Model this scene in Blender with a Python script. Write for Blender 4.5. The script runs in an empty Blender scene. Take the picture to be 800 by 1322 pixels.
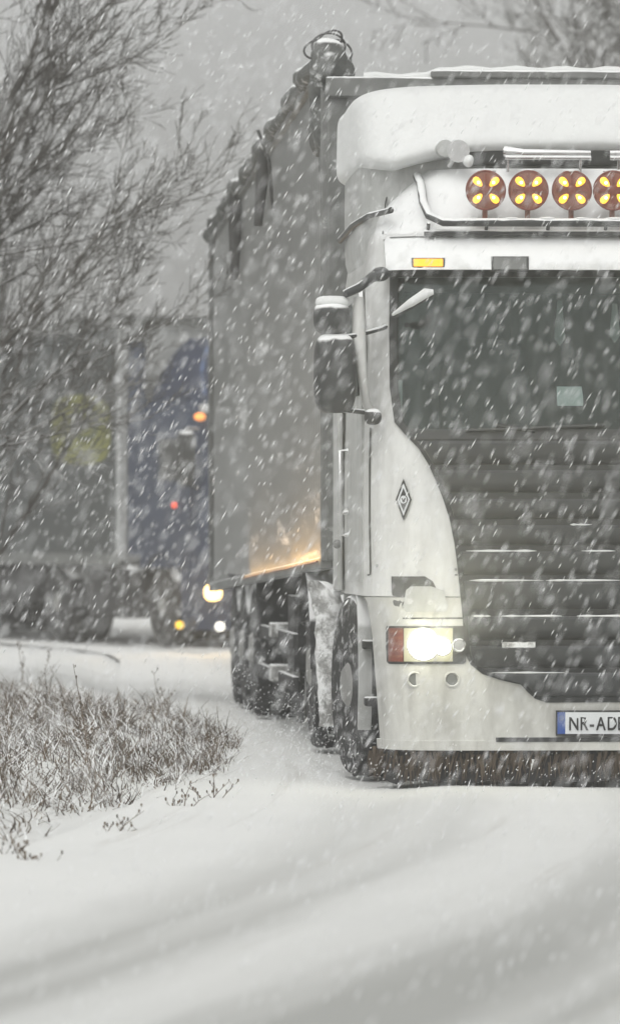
import bpy, bmesh, math, random
import numpy as np
from mathutils import Vector, noise as mnoise
R = math.radians
sc = bpy.context.scene
COL = sc.collection

# ------------------------------------------------------------------ camera
CAM_H, HOR, FPX, PH, PW = 1.26, 700.0, 7000.0, 1322.0, 800.0
cam = bpy.data.cameras.new('camera')
camo = bpy.data.objects.new('camera', cam); COL.objects.link(camo)
camo.location = (0, 0, CAM_H); camo.rotation_euler = (R(90), 0, 0)
cam.sensor_fit = 'VERTICAL'; cam.sensor_height = 24.0
cam.lens = FPX / PH * 24.0
cam.shift_y = (HOR - PH / 2) / PH
cam.clip_start = 0.5; cam.clip_end = 2000
cam.dof.use_dof = True; cam.dof.focus_distance = 28.5; cam.dof.aperture_fstop = 2.6
sc.camera = camo

# ------------------------------------------------------------------ world, sun, exposure
SUN_EL, SUN_AZ = 55.0, 200.0
w = bpy.data.worlds.new('World'); sc.world = w; w.use_nodes = True
nt = w.node_tree; nt.nodes.clear()
def wn(t): return nt.nodes.new(t)
sky = wn('ShaderNodeTexSky'); sky.sky_type = 'NISHITA'; sky.sun_disc = False
sky.sun_elevation = R(SUN_EL); sky.sun_rotation = R(SUN_AZ); sky.dust_density = 6; sky.air_density = 1.0
hs = wn('ShaderNodeHueSaturation'); hs.inputs['Saturation'].default_value = 0.05
tc = wn('ShaderNodeTexCoord'); sep = wn('ShaderNodeSeparateXYZ')
mr = wn('ShaderNodeMapRange'); mr.inputs['From Min'].default_value = 0.0; mr.inputs['From Max'].default_value = 0.8
mr.inputs['To Min'].default_value = 2.75; mr.inputs['To Max'].default_value = 1.15
cn = wn('ShaderNodeTexNoise'); cn.inputs['Scale'].default_value = 3.0; cn.inputs['Detail'].default_value = 4
cr = wn('ShaderNodeMapRange'); cr.inputs['To Min'].default_value = 0.85; cr.inputs['To Max'].default_value = 1.15
mm = wn('ShaderNodeMath'); mm.operation = 'MULTIPLY'
mx = wn('ShaderNodeVectorMath'); mx.operation = 'SCALE'
tint = wn('ShaderNodeVectorMath'); tint.operation = 'MULTIPLY'; tint.inputs[1].default_value = (1.0, 1.0, 0.980)
bg = wn('ShaderNodeBackground'); bg.inputs['Strength'].default_value = 0.12
wo = wn('ShaderNodeOutputWorld')
L = nt.links.new
L(sky.outputs[0], hs.inputs['Color']); L(tc.outputs['Generated'], sep.inputs[0]); L(sep.outputs['Z'], mr.inputs['Value'])
L(tc.outputs['Generated'], cn.inputs['Vector']); L(cn.outputs['Fac'], cr.inputs['Value'])
L(mr.outputs[0], mm.inputs[0]); L(cr.outputs[0], mm.inputs[1])
L(hs.outputs[0], mx.inputs[0]); L(mm.outputs[0], mx.inputs['Scale']); L(mx.outputs[0], tint.inputs[0])
L(tint.outputs[0], bg.inputs['Color']); L(bg.outputs[0], wo.inputs['Surface'])
sun = bpy.data.lights.new('sun', 'SUN'); sun.energy = 0.6; sun.angle = R(40); sun.color = (1.0, 0.985, 0.955)
suno = bpy.data.objects.new('sun', sun); COL.objects.link(suno)
az = R(SUN_AZ)
sdir = Vector((math.sin(az) * math.cos(R(SUN_EL)), math.cos(az) * math.cos(R(SUN_EL)), math.sin(R(SUN_EL))))
suno.rotation_euler = (-sdir).to_track_quat('-Z', 'Y').to_euler()
sc.view_settings.view_transform = 'Standard'; sc.view_settings.look = 'None'
sc.view_settings.exposure = -0.43; sc.view_settings.gamma = 1.0; sc.view_settings.use_curve_mapping = False
sc.cycles.use_denoising = True
sc.cycles.max_bounces = 6; sc.cycles.diffuse_bounces = 2; sc.cycles.glossy_bounces = 3
sc.cycles.transmission_bounces = 4; sc.cycles.volume_bounces = 1; sc.cycles.transparent_max_bounces = 8
sc.cycles.sample_clamp_indirect = 4.0; sc.cycles.sample_clamp_direct = 0
HAZE = 0.0026

# ------------------------------------------------------------------ materials
def new_mat(name):
    m = bpy.data.materials.new(name); m.use_nodes = True
    n = m.node_tree; n.nodes.clear()
    out = n.nodes.new('ShaderNodeOutputMaterial')
    b = n.nodes.new('ShaderNodeBsdfPrincipled'); n.links.new(b.outputs[0], out.inputs['Surface'])
    return m, n, b, out
def c4(c): return (c[0], c[1], c[2], 1.0)
def surf(name, col, rough=0.5, metal=0.0, var=0.25, vscale=4.0, snow=0.0, crust=0.0, cscale=5.0,
         bump=0.0, bscale=40.0, stretch=(1, 1, 1), col2=None, coat=0.0, grime=0.0):
    """snow: settled on upward faces; crust: wind-driven snow stuck in patches on any face"""
    m, n, b, out = new_mat(name)
    N = n.nodes.new; K = n.links.new
    tco = N('ShaderNodeTexCoord'); mp = N('ShaderNodeMapping'); mp.inputs['Scale'].default_value = stretch
    K(tco.outputs['Object'], mp.inputs['Vector'])
    nz = N('ShaderNodeTexNoise'); nz.inputs['Scale'].default_value = vscale; nz.inputs['Detail'].default_value = 6
    nz.inputs['Roughness'].default_value = 0.65
    K(mp.outputs[0], nz.inputs['Vector'])
    rp = N('ShaderNodeMapRange'); rp.inputs['From Min'].default_value = 0.3; rp.inputs['From Max'].default_value = 0.7
    K(nz.outputs['Fac'], rp.inputs['Value'])
    mix = N('ShaderNodeMix'); mix.data_type = 'RGBA'
    c2 = col2 if col2 else tuple(max(0, c * (1 - var)) for c in col)
    mix.inputs['A'].default_value = c4(c2); mix.inputs['B'].default_value = c4(col)
    K(rp.outputs[0], mix.inputs['Factor'])
    cur = mix.outputs['Result']; rsock = None
    if grime > 0:
        sx = N('ShaderNodeSeparateXYZ'); K(tco.outputs['Object'], sx.inputs[0])
        g1 = N('ShaderNodeTexNoise'); g1.inputs['Scale'].default_value = 9; g1.inputs['Detail'].default_value = 8
        g1.inputs['Roughness'].default_value = 0.7
        mp2 = N('ShaderNodeMapping'); mp2.inputs['Scale'].default_value = (1, 1, 0.25); K(tco.outputs['Object'], mp2.inputs['Vector'])
        K(mp2.outputs[0], g1.inputs['Vector'])
        gr = N('ShaderNodeMapRange'); gr.inputs['From Min'].default_value = 0.42; gr.inputs['From Max'].default_value = 0.75
        gr.inputs['To Max'].default_value = grime
        K(g1.outputs['Fac'], gr.inputs['Value'])
        gm = N('ShaderNodeMix'); gm.data_type = 'RGBA'; gm.inputs['B'].default_value = (0.16, 0.15, 0.135, 1)
        K(gr.outputs[0], gm.inputs['Factor']); K(cur, gm.inputs['A']); cur = gm.outputs['Result']
    fac = None
    if snow:
        geo = N('ShaderNodeNewGeometry'); sp = N('ShaderNodeSeparateXYZ'); K(geo.outputs['Normal'], sp.inputs[0])
        s2 = N('ShaderNodeTexNoise'); s2.inputs['Scale'].default_value = 7; s2.inputs['Detail'].default_value = 5
        K(tco.outputs['Object'], s2.inputs['Vector'])
        ad = N('ShaderNodeMath'); ad.operation = 'MULTIPLY_ADD'; ad.inputs[1].default_value = 0.8
        K(s2.outputs['Fac'], ad.inputs[0]); K(sp.outputs['Z'], ad.inputs[2])
        r2 = N('ShaderNodeMapRange'); r2.inputs['From Min'].default_value = 1.25 - snow; r2.inputs['From Max'].default_value = 1.4 - snow
        K(ad.outputs[0], r2.inputs['Value']); fac = r2.outputs[0]
    if crust > 0:
        s3 = N('ShaderNodeTexNoise'); s3.inputs['Scale'].default_value = cscale; s3.inputs['Detail'].default_value = 10
        s3.inputs['Roughness'].default_value = 0.72
        K(mp.outputs[0], s3.inputs['Vector'])
        r3 = N('ShaderNodeMapRange'); r3.inputs['From Min'].default_value = 0.68 - 0.3 * crust
        r3.inputs['From Max'].default_value = 0.80 - 0.3 * crust; r3.inputs['To Max'].default_value = 0.85
        K(s3.outputs['Fac'], r3.inputs['Value'])
        if fac is not None:
            mxx = N('ShaderNodeMath'); mxx.operation = 'MAXIMUM'; K(fac, mxx.inputs[0]); K(r3.outputs[0], mxx.inputs[1]); fac = mxx.outputs[0]
        else: fac = r3.outputs[0]
    if fac is not None:
        sm = N('ShaderNodeMix'); sm.data_type = 'RGBA'; sm.inputs['B'].default_value = (0.80, 0.81, 0.81, 1)
        K(fac, sm.inputs['Factor']); K(cur, sm.inputs['A']); cur = sm.outputs['Result']
        rm = N('ShaderNodeMapRange'); rm.inputs['To Min'].default_value = rough; rm.inputs['To Max'].default_value = 0.9
        K(fac, rm.inputs['Value']); rsock = rm.outputs[0]
        if metal > 0:
            me = N('ShaderNodeMapRange'); me.inputs['To Min'].default_value = metal; me.inputs['To Max'].default_value = 0
            K(fac, me.inputs['Value']); K(me.outputs[0], b.inputs['Metallic'])
    elif metal > 0: b.inputs['Metallic'].default_value = metal
    K(cur, b.inputs['Base Color'])
    if rsock is not None: K(rsock, b.inputs['Roughness'])
    else: b.inputs['Roughness'].default_value = rough
    if coat: b.inputs['Coat Weight'].default_value = coat
    if bump > 0:
        bn = N('ShaderNodeTexNoise'); bn.inputs['Scale'].default_value = bscale; bn.inputs['Detail'].default_value = 5
        K(tco.outputs['Object'], bn.inputs['Vector'])
        bp = N('ShaderNodeBump'); bp.inputs['Strength'].default_value = bump; bp.inputs['Distance'].default_value = 0.02
        K(bn.outputs['Fac'], bp.inputs['Height']); K(bp.outputs[0], b.inputs['Normal'])
    return m
def emis(name, col, strength, base=None):
    m, n, b, out = new_mat(name)
    b.inputs['Base Color'].default_value = c4(base or col)
    b.inputs['Emission Color'].default_value = c4(col); b.inputs['Emission Strength'].default_value = strength
    return m
def glass(name, tintc=(0.35, 0.42, 0.42), gloss=(0.6, 0.65, 0.65), blend=0.25, rough=0.08, film=0.0):
    m, n, b, out = new_mat(name); n.nodes.remove(b)
    N = n.nodes.new; K = n.links.new
    t = N('ShaderNodeBsdfTransparent'); t.inputs[0].default_value = c4(tintc)
    g = N('ShaderNodeBsdfGlossy'); g.inputs[0].default_value = c4(gloss); g.inputs['Roughness'].default_value = rough
    lw = N('ShaderNodeLayerWeight'); lw.inputs['Blend'].default_value = blend
    ad = N('ShaderNodeMath'); ad.operation = 'ADD'; ad.inputs[1].default_value = 0.03; K(lw.outputs['Fresnel'], ad.inputs[0])
    ms = N('ShaderNodeMixShader'); K(ad.outputs[0], ms.inputs[0]); K(t.outputs[0], ms.inputs[1]); K(g.outputs[0], ms.inputs[2])
    last = ms.outputs[0]
    if film:
        tco = N('ShaderNodeTexCoord'); s3 = N('ShaderNodeTexNoise'); s3.inputs['Scale'].default_value = 14; s3.inputs['Detail'].default_value = 8
        mp = N('ShaderNodeMapping'); mp.inputs['Rotation'].default_value = (0, R(-30), 0); mp.inputs['Scale'].default_value = (1.5, 1, .5)
        K(tco.outputs['Object'], mp.inputs['Vector']); K(mp.outputs[0], s3.inputs['Vector'])
        r3 = N('ShaderNodeMapRange'); r3.inputs['From Min'].default_value = .48; r3.inputs['From Max'].default_value = .8; r3.inputs['To Max'].default_value = film
        K(s3.outputs['Fac'], r3.inputs['Value'])
        d = N('ShaderNodeBsdfDiffuse'); d.inputs[0].default_value = (.6, .62, .62, 1)
        m2 = N('ShaderNodeMixShader'); K(r3.outputs[0], m2.inputs[0]); K(last, m2.inputs[1]); K(d.outputs[0], m2.inputs[2]); last = m2.outputs[0]
    K(last, out.inputs['Surface'])
    return m

M = dict(
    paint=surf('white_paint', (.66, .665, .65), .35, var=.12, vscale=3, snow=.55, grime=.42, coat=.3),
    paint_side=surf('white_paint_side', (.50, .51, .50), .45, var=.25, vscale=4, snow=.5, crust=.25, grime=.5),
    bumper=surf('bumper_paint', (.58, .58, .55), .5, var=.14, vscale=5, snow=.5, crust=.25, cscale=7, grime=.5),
    plastic=surf('dark_plastic', (.035, .037, .038), .5, var=.3, vscale=8, snow=.5, crust=.10, cscale=16),
    slat=surf('grille_plastic', (.042, .045, .048), .42, var=.3, vscale=8, snow=-.04, crust=.06, cscale=18),
    frit=surf('window_surround', (.02, .022, .023), .35, var=.2),
    interior=surf('cab_interior', (.022, .024, .026), .9, var=.4, vscale=3),
    seat=surf('seat_fabric', (.035, .037, .042), .9, var=.3),
    curtain=surf('cab_curtain', (.24, .25, .25), .9, var=.2),
    tyre=surf('tyre_rubber', (.022, .022, .023), .85, var=.3, vscale=10, snow=.4, crust=.42, cscale=12, bump=.3),
    rim=surf('wheel_rim', (.30, .30, .29), .6, var=.3, crust=.5, cscale=8),
    chassis=surf('chassis_steel', (.03, .03, .032), .8, var=.3, vscale=6, snow=.45, crust=.3, cscale=9),
    tape=surf('amber_contour_tape', (.86, .56, .20), .35, var=.55, vscale=1.2, crust=.38, cscale=2.5),
    slatd=surf('grille_plastic_plain', (.042, .045, .048), .42, var=.35, vscale=8),
    caked=surf('snow_caked_panel', (.30, .30, .29), .8, var=.4, vscale=12, snow=.5, crust=.75, cscale=9, bump=.8, bscale=18),
    alu=surf('dirty_aluminium', (.30, .305, .30), .45, metal=.35, var=.35, vscale=1.3, snow=.5, crust=.38, cscale=4.5, stretch=(1, .09, 1)),
    rail=surf('trailer_rail', (.20, .205, .20), .55, metal=.3, var=.3, snow=.5, crust=.3),
    wallf=surf('trailer_front_wall', (.16, .165, .16), .6, var=.35, vscale=5, snow=.5, crust=.25),
    tarp=surf('weathered_tarp', (.13, .135, .13), .8, var=.5, vscale=14, snow=.40, crust=.42, cscale=9, bump=.8, bscale=20),
    pole=surf('dark_pole', (.05, .05, .05), .7, var=.3, snow=.4),
    wire=surf('steel_wire', (.06, .06, .06), .6),
    chrome=surf('chrome', (.62, .62, .62), .25, metal=.9, var=.1, snow=.45),
    snow=surf('settled_snow', (.72, .73, .725), .85, var=.05, vscale=2, bump=.35, bscale=14),
    amber_on=emis('amber_led', (1.0, .56, .05), 2.2, (.5, .25, .02)),
    led_core=emis('led_core', (1.0, .86, .35), 5.0),
    amber_mark=emis('amber_marker', (1.0, .48, .02), 1.5, (.6, .3, .02)),
    amber_body=surf('amber_lens', (.25, .09, .055), .35, var=.35, vscale=20),
    lens_off=surf('unlit_lens', (.17, .175, .17), .25, var=.2),
    head=emis('headlamp_bulb', (1.0, .98, .80), 30.0),
    head_soft=emis('headlamp_reflector', (1.0, .93, .50), .40, (.14, .14, .12)),
    redlens=surf('indicator_lens', (.22, .06, .04), .3, var=.4, vscale=30),
    plate=surf('plate_white', (.66, .68, .70), .5, var=.08),
    plateblue=surf('plate_blue', (.03, .08, .30), .5, var=.1),
    ink=surf('plate_ink', (.012, .012, .014), .6, var=.1),
    paper=surf('pale_paper', (.86, .90, .88), .9, var=.08),
    cloth=surf('hanging_pennant', (.45, .46, .44), .9, var=.2),
    blue=surf('blue_paint', (.016, .030, .070), .5, var=.3, snow=.25, crust=.05),
    bluedk=surf('deflector_paint', (.015, .025, .062), .7, var=.3),
    bluelight=surf('light_blue_panel', (.14, .20, .36), .7, var=.4),
    curtain_side=surf('dark_curtain_side', (.055, .062, .062), .75, var=.3, vscale=1.2, snow=.5, crust=.12),
    trl_white=surf('pale_panel', (.40, .41, .41), .6, var=.2, snow=.5),
    yellow=surf('yellow_print', (.20, .205, .055), .7, var=.25, vscale=3),
    green=surf('dark_green_print', (.085, .095, .05), .7, var=.2),
    warm_head=emis('warm_headlamp', (1.0, .66, .25), 7.0),
    amber_far=emis('amber_far', (1.0, .36, .08), 1.6),
    red_far=emis('red_far', (1.0, .10, .04), 1.8),
    yel_far=emis('yellow_far', (1.0, .62, .05), 1.6),
    white_far=emis('white_far', (1.0, .95, .85), 3.0),
    bark=surf('snowy_bark', (.105, .096, .084), .9, var=.4, vscale=12, snow=.30),
    barkfar=surf('far_bark', (.08, .072, .064), .9, var=.4, vscale=6, snow=.25),
    weed=surf('dry_weed', (.20, .148, .098), .9, var=.5, vscale=3, snow=.5),
    weeddark=surf('dark_weed', (.095, .072, .052), .9, var=.4, vscale=6, snow=.3),
    flake=surf('snowflake', (.88, .89, .90), .9, var=.0),
    W_glass=glass('windscreen_glass', (.74, .79, .78), (.34, .40, .40), film=.06), S_glass=glass('side_glass', (.15, .18, .18), film=.3),
    lens=glass('lamp_glass', (.8, .8, .8), (.7, .7, .7), .2),
)

# ------------------------------------------------------------------ mesh helpers
class MB:
    def __init__(s): s.v = []; s.f = []; s.m = []
    def add(s, vs, fs, mi=0):
        o = len(s.v); s.v += [tuple(p) for p in vs]; s.f += [tuple(i + o for i in q) for q in fs]; s.m += [mi] * len(fs); return s
    def box(s, c, d, rot=0.0, mi=0, shear=None):
        cx, cy, cz = c; hx, hy, hz = d[0] / 2, d[1] / 2, d[2] / 2; cr_, sr = math.cos(rot), math.sin(rot)
        vs = []
        for z in (-hz, hz):
            for x, y in ((-hx, -hy), (hx, -hy), (hx, hy), (-hx, hy)):
                p = (cx + x * cr_ - y * sr, cy + x * sr + y * cr_, cz + z)
                vs.append(shear(p) if shear else p)
        return s.add(vs, [(3, 2, 1, 0), (4, 5, 6, 7), (0, 1, 5, 4), (1, 2, 6, 5), (2, 3, 7, 6), (3, 0, 4, 7)], mi)
    def tube(s, pts, rad, n=8, mi=0, cap=True):
        P = [Vector(p) for p in pts]
        rr = rad if isinstance(rad, (list, tuple)) else [rad] * len(P)
        vs = []; prev = None
        for i, p in enumerate(P):
            d = (P[min(i + 1, len(P) - 1)] - P[max(i - 1, 0)])
            if d.length < 1e-9: d = Vector((0, 0, 1))
            d.normalize()
            a = prev if prev is not None else (Vector((0, 0, 1)) if abs(d.z) < .9 else Vector((1, 0, 0)))
            u = a - d * a.dot(d)
            if u.length < 1e-6: u = d.orthogonal()
            u.normalize(); prev = u; v = d.cross(u)
            for k in range(n):
                t = 2 * math.pi * k / n
                vs.append(p + (u * math.cos(t) + v * math.sin(t)) * rr[i])
        fs = []
        for i in range(len(P) - 1):
            for k in range(n):
                fs.append((i * n + k, i * n + (k + 1) % n, (i + 1) * n + (k + 1) % n, (i + 1) * n + k))
        if cap:
            fs.append(tuple(range(n - 1, -1, -1))); fs.append(tuple((len(P) - 1) * n + k for k in range(n)))
        return s.add(vs, fs, mi)
    def lathe(s, prof, c, axis='x', n=32, mi=0, tw=None):
        """prof: (a along axis, r)"""
        vs = []
        for j, (a, r) in enumerate(prof):
            for k in range(n):
                t = 2 * math.pi * k / n
                rr = r + (tw(j, k) if tw else 0)
                u, v = rr * math.cos(t), rr * math.sin(t)
                p = {'x': (a, u, v), 'y': (u, a, v), 'z': (u, v, a)}[axis]
                vs.append((c[0] + p[0], c[1] + p[1], c[2] + p[2]))
        fs = []
        for j in range(len(prof) - 1):
            for k in range(n):
                fs.append((j * n + k, j * n + (k + 1) % n, (j + 1) * n + (k + 1) % n, (j + 1) * n + k))
        fs.append(tuple(range(n - 1, -1, -1))); fs.append(tuple((len(prof) - 1) * n + k for k in range(n)))
        return s.add(vs, fs, mi)
    def grid(s, rows, mi=0):
        nr, ncx = len(rows), len(rows[0]); vs = [p for r in rows for p in r]
        return s.add(vs, [(i * ncx + j, i * ncx + j + 1, (i + 1) * ncx + j + 1, (i + 1) * ncx + j) for i in range(nr - 1) for j in range(ncx - 1)], mi)
    def slab(s, rows, back, mi=0):
        """closed slab from a front grid and a function giving the back point"""
        nr, ncx = len(rows), len(rows[0]); f = [p for r in rows for p in r]; b = [back(p) for p in f]; n = len(f)
        fs = []
        for i in range(nr - 1):
            for j in range(ncx - 1):
                q = (i * ncx + j, i * ncx + j + 1, (i + 1) * ncx + j + 1, (i + 1) * ncx + j)
                fs.append(q); fs.append(tuple(n + k for k in reversed(q)))
        for i in range(nr - 1):
            for j in (0, ncx - 1):
                a, c = i * ncx + j, (i + 1) * ncx + j
                fs.append((a, c, n + c, n + a) if j == 0 else (c, a, n + a, n + c))
        for j in range(ncx - 1):
            a, c = j, j + 1; fs.append((c, a, n + a, n + c))
            a, c = (nr - 1) * ncx + j, (nr - 1) * ncx + j + 1; fs.append((a, c, n + c, n + a))
        return s.add(f + b, fs, mi)
    def blob(s, c, r, seed=0, amp=.15, fr=2.0, e=1.0, nu=24, nv=14, mi=0, post=None):
        vs = []; off = Vector((seed * 7.3, seed * 3.1, seed * 1.7))
        def sp(v): return math.copysign(abs(v) ** e, v)
        for i in range(nv + 1):
            ph = math.pi * i / nv
            for k in range(nu):
                t = 2 * math.pi * k / nu
                p = Vector((sp(math.sin(ph)) * sp(math.cos(t)), sp(math.sin(ph)) * sp(math.sin(t)), sp(math.cos(ph))))
                q = Vector((p.x * r[0], p.y * r[1], p.z * r[2]))
                q *= 1 + amp * mnoise.noise(q * fr + off)
                q = q + Vector(c)
                vs.append(post(q) if post else q)
        fs = [(i * nu + k, i * nu + (k + 1) % nu, (i + 1) * nu + (k + 1) % nu, (i + 1) * nu + k) for i in range(nv) for k in range(nu)]
        return s.add(vs, [tuple(reversed(q)) for q in fs], mi)
    def mirror(s):
        n = len(s.v); s.v += [(-p[0], p[1], p[2]) for p in s.v]
        s.f += [tuple(n + i for i in reversed(q)) for q in s.f]; s.m += list(s.m); return s
    def build(s, name, mat, parent=None, smooth=35, bevel=0, weld=False):
        me = bpy.data.meshes.new(name); me.from_pydata(s.v, [], s.f)
        mats = mat if isinstance(mat, (list, tuple)) else [mat]
        for m_ in mats: me.materials.append(m_)
        if len(mats) > 1: me.polygons.foreach_set('material_index', s.m)
        bm = bmesh.new(); bm.from_mesh(me)
        if weld: bmesh.ops.remove_doubles(bm, verts=bm.verts, dist=1e-4)
        bmesh.ops.recalc_face_normals(bm, faces=bm.faces); bm.to_mesh(me); bm.free()
        if smooth:
            me.shade_smooth(); me.set_sharp_from_angle(angle=R(smooth))
        o = bpy.data.objects.new(name, me); COL.objects.link(o)
        if parent: o.parent = parent
        if bevel:
            b = o.modifiers.new('bevel', 'BEVEL'); b.width = bevel; b.segments = 2; b.limit_method = 'ANGLE'; b.angle_limit = R(40)
        return o
def tag(o, label=None, cat=None, group=None, kind=None):
    if label: o['label'] = label
    if cat: o['category'] = cat
    if group: o['group'] = group
    if kind: o['kind'] = kind
    return o
def empty(name, loc, rz=0):
    o = bpy.data.objects.new(name, None); COL.objects.link(o); o.location = loc; o.rotation_euler = (0, 0, rz)
    o.empty_display_size = .3; return o
def lerp(a, b, t): return a + (b - a) * t
def interp(x, pts):
    if x <= pts[0][0]: return pts[0][1]
    for (a, va), (b, vb) in zip(pts, pts[1:]):
        if x <= b: return lerp(va, vb, (x - a) / (b - a))
    return pts[-1][1]
def npmesh(name, V, F, mat, smooth=False, mi=None):
    me = bpy.data.meshes.new(name); V = np.asarray(V, np.float32); F = np.asarray(F, np.int32)
    me.vertices.add(len(V)); me.vertices.foreach_set('co', V.ravel())
    k = F.shape[1]; me.loops.add(F.size); me.loops.foreach_set('vertex_index', F.ravel())
    me.polygons.add(len(F)); me.polygons.foreach_set('loop_start', np.arange(0, F.size, k, dtype=np.int32))
    mats = mat if isinstance(mat, (list, tuple)) else [mat]
    for m_ in mats: me.materials.append(m_)
    if mi is not None: me.polygons.foreach_set('material_index', np.asarray(mi, np.int32))
    me.update(calc_edges=True); me.validate()
    if smooth: me.shade_smooth()
    o = bpy.data.objects.new(name, me); COL.objects.link(o); return o

# ------------------------------------------------------------------ ground and road
def lane(y):      # centre line of the lane both lorries follow, an S-bend
    return interp(y, LANE)
_base = [(-20, -6.8), (5, -2.6), (15, -.3), (22, .95), (28, 1.45), (37, 1.0), (45, .45), (55, .2), (62, -.1), (67, -1.4), (73, -3.7), (80, -6.6), (100, -16), (140, -40), (200, -80)]
LANE = [(yy, sum(interp(yy + d, _base) * wgt for d, wgt in ((-4, .15), (-2, .2), (0, .3), (2, .2), (4, .15)))) for yy in range(-16, 190, 2)]
_edge = [(-20, -7.5), (5, -4.4), (12, -2.9), (17, -1.95), (21.8, -1.30), (24.5, -1.05), (26.7, -.76), (29.4, -.38), (33, -.26), (37.5, -.48), (41, -.95), (47, -1.5), (56, -1.9), (62, -2.3), (67, -3.4), (73, -5.7), (80, -8.5), (100, -18)]
EDGE = [(yy, sum(interp(yy + d, _edge) for d in (-1.5, 0, 1.5)) / 3) for yy in range(-16, 100, 1)]
def edge(y): return interp(y, EDGE)
def fbm(x, y, s, seed=0.0): return mnoise.fractal(Vector((x * s + seed, y * s - seed, seed)), 1.0, 2.0, 5)
def ground_mat(name, tracks):
    m, n, b, out = new_mat(name); N = n.nodes.new; K = n.links.new
    tco = N('ShaderNodeTexCoord')
    def nz(sock, scale, detail=5, rough=.6, st=(1, 1, 1)):
        mp = N('ShaderNodeMapping'); mp.inputs['Scale'].default_value = st; K(sock, mp.inputs['Vector'])
        t = N('ShaderNodeTexNoise'); t.inputs['Scale'].default_value = scale; t.inputs['Detail'].default_value = detail; t.inputs['Roughness'].default_value = rough
        K(mp.outputs[0], t.inputs['Vector']); return t.outputs['Fac']
    base = N('ShaderNodeMix'); base.data_type = 'RGBA'
    base.inputs['A'].default_value = (.76, .77, .76, 1) if tracks else (.70, .71, .70, 1); base.inputs['B'].default_value = (.85, .855, .84, 1) if tracks else (.82, .825, .81, 1)
    K(nz(tco.outputs['Object'], .8), base.inputs['Factor']); cur = base.outputs['Result']
    h = nz(tco.outputs['Object'], 9, 8)
    if tracks:
        sx = N('ShaderNodeSeparateXYZ'); K(tco.outputs['UV'], sx.inputs[0])
        ns = nz(tco.outputs['UV'], 1.0, 4, .55, (1.2, .10, 1))
        ad = N('ShaderNodeMath'); ad.operation = 'MULTIPLY_ADD'; ad.inputs[1].default_value = .9; K(ns, ad.inputs[0]); K(sx.outputs['X'], ad.inputs[2])
        ds = N('ShaderNodeMapRange'); ds.inputs['From Min'].default_value = -1.55; ds.inputs['From Max'].default_value = 6.65; K(ad.outputs[0], ds.inputs['Value'])
        rmp = N('ShaderNodeValToRGB'); K(ds.outputs[0], rmp.inputs['Fac'])
        el = rmp.color_ramp.elements; el[0].position = 0; el[0].color = (0, 0, 0, 1); el[1].position = 1; el[1].color = (.1, .1, .1, 1)
        for c_, v_ in ((-1.25, .05), (-.98, .55), (-.80, .95), (-.62, .60), (-.50, .85), (-.30, .35), (-.10, .18), (.15, .3), (.38, .9), (.65, 1.0), (.85, .55), (1.05, .8), (1.35, .3), (1.9, .15), (2.4, .8), (3.2, .9), (3.9, .2), (4.5, .8), (5.2, .4)):
            e_ = el.new((c_ + 2.0) / 8.2); e_.color = (v_, v_, v_, 1)
        # darker towards the camera, paler farther on
        yr = N('ShaderNodeMapRange'); yr.inputs['From Min'].default_value = 13.5; yr.inputs['From Max'].default_value = 25; yr.inputs['To Min'].default_value = 1.05; yr.inputs['To Max'].default_value = .45
        ya = N('ShaderNodeMath'); ya.operation = 'MULTIPLY_ADD'; ya.inputs[1].default_value = -1.1; K(sx.outputs['X'], ya.inputs[0]); K(sx.outputs['Y'], ya.inputs[2]); K(ya.outputs[0], yr.inputs['Value'])
        yb = N('ShaderNodeMath'); yb.operation = 'ADD'; yb.inputs[1].default_value = .08; K(rmp.outputs['Color'], yb.inputs[0])
        ym = N('ShaderNodeMath'); ym.operation = 'MULTIPLY'; ym.use_clamp = True; K(yb.outputs[0], ym.inputs[0]); K(yr.outputs[0], ym.inputs[1])
        mx_ = N('ShaderNodeMix'); mx_.data_type = 'RGBA'; mx_.inputs['B'].default_value = (.41, .415, .40, 1)
        K(ym.outputs[0], mx_.inputs['Factor']); K(cur, mx_.inputs['A']); cur = mx_.outputs['Result']
        f2 = nz(tco.outputs['UV'], 1.0, 6, .7, (6, .15, 1))
        r2 = N('ShaderNodeMapRange'); r2.inputs['From Min'].default_value = .58; r2.inputs['From Max'].default_value = .8; r2.inputs['To Max'].default_value = .6
        K(f2, r2.inputs['Value'])
        m2 = N('ShaderNodeMix'); m2.data_type = 'RGBA'; m2.inputs['B'].default_value = (.46, .445, .41, 1)
        K(r2.outputs[0], m2.inputs['Factor']); K(cur, m2.inputs['A']); cur = m2.outputs['Result']
    K(cur, b.inputs['Base Color']); b.inputs['Roughness'].default_value = .9; b.inputs['Specular IOR Level'].default_value = .15
    bp = N('ShaderNodeBump'); bp.inputs['Strength'].default_value = .25; bp.inputs['Distance'].default_value = .03
    K(h, bp.inputs['Height']); K(bp.outputs[0], b.inputs['Normal'])
    return m
M['ground'] = ground_mat('snow_field', False); M['road'] = ground_mat('packed_snow_road', True)

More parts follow.
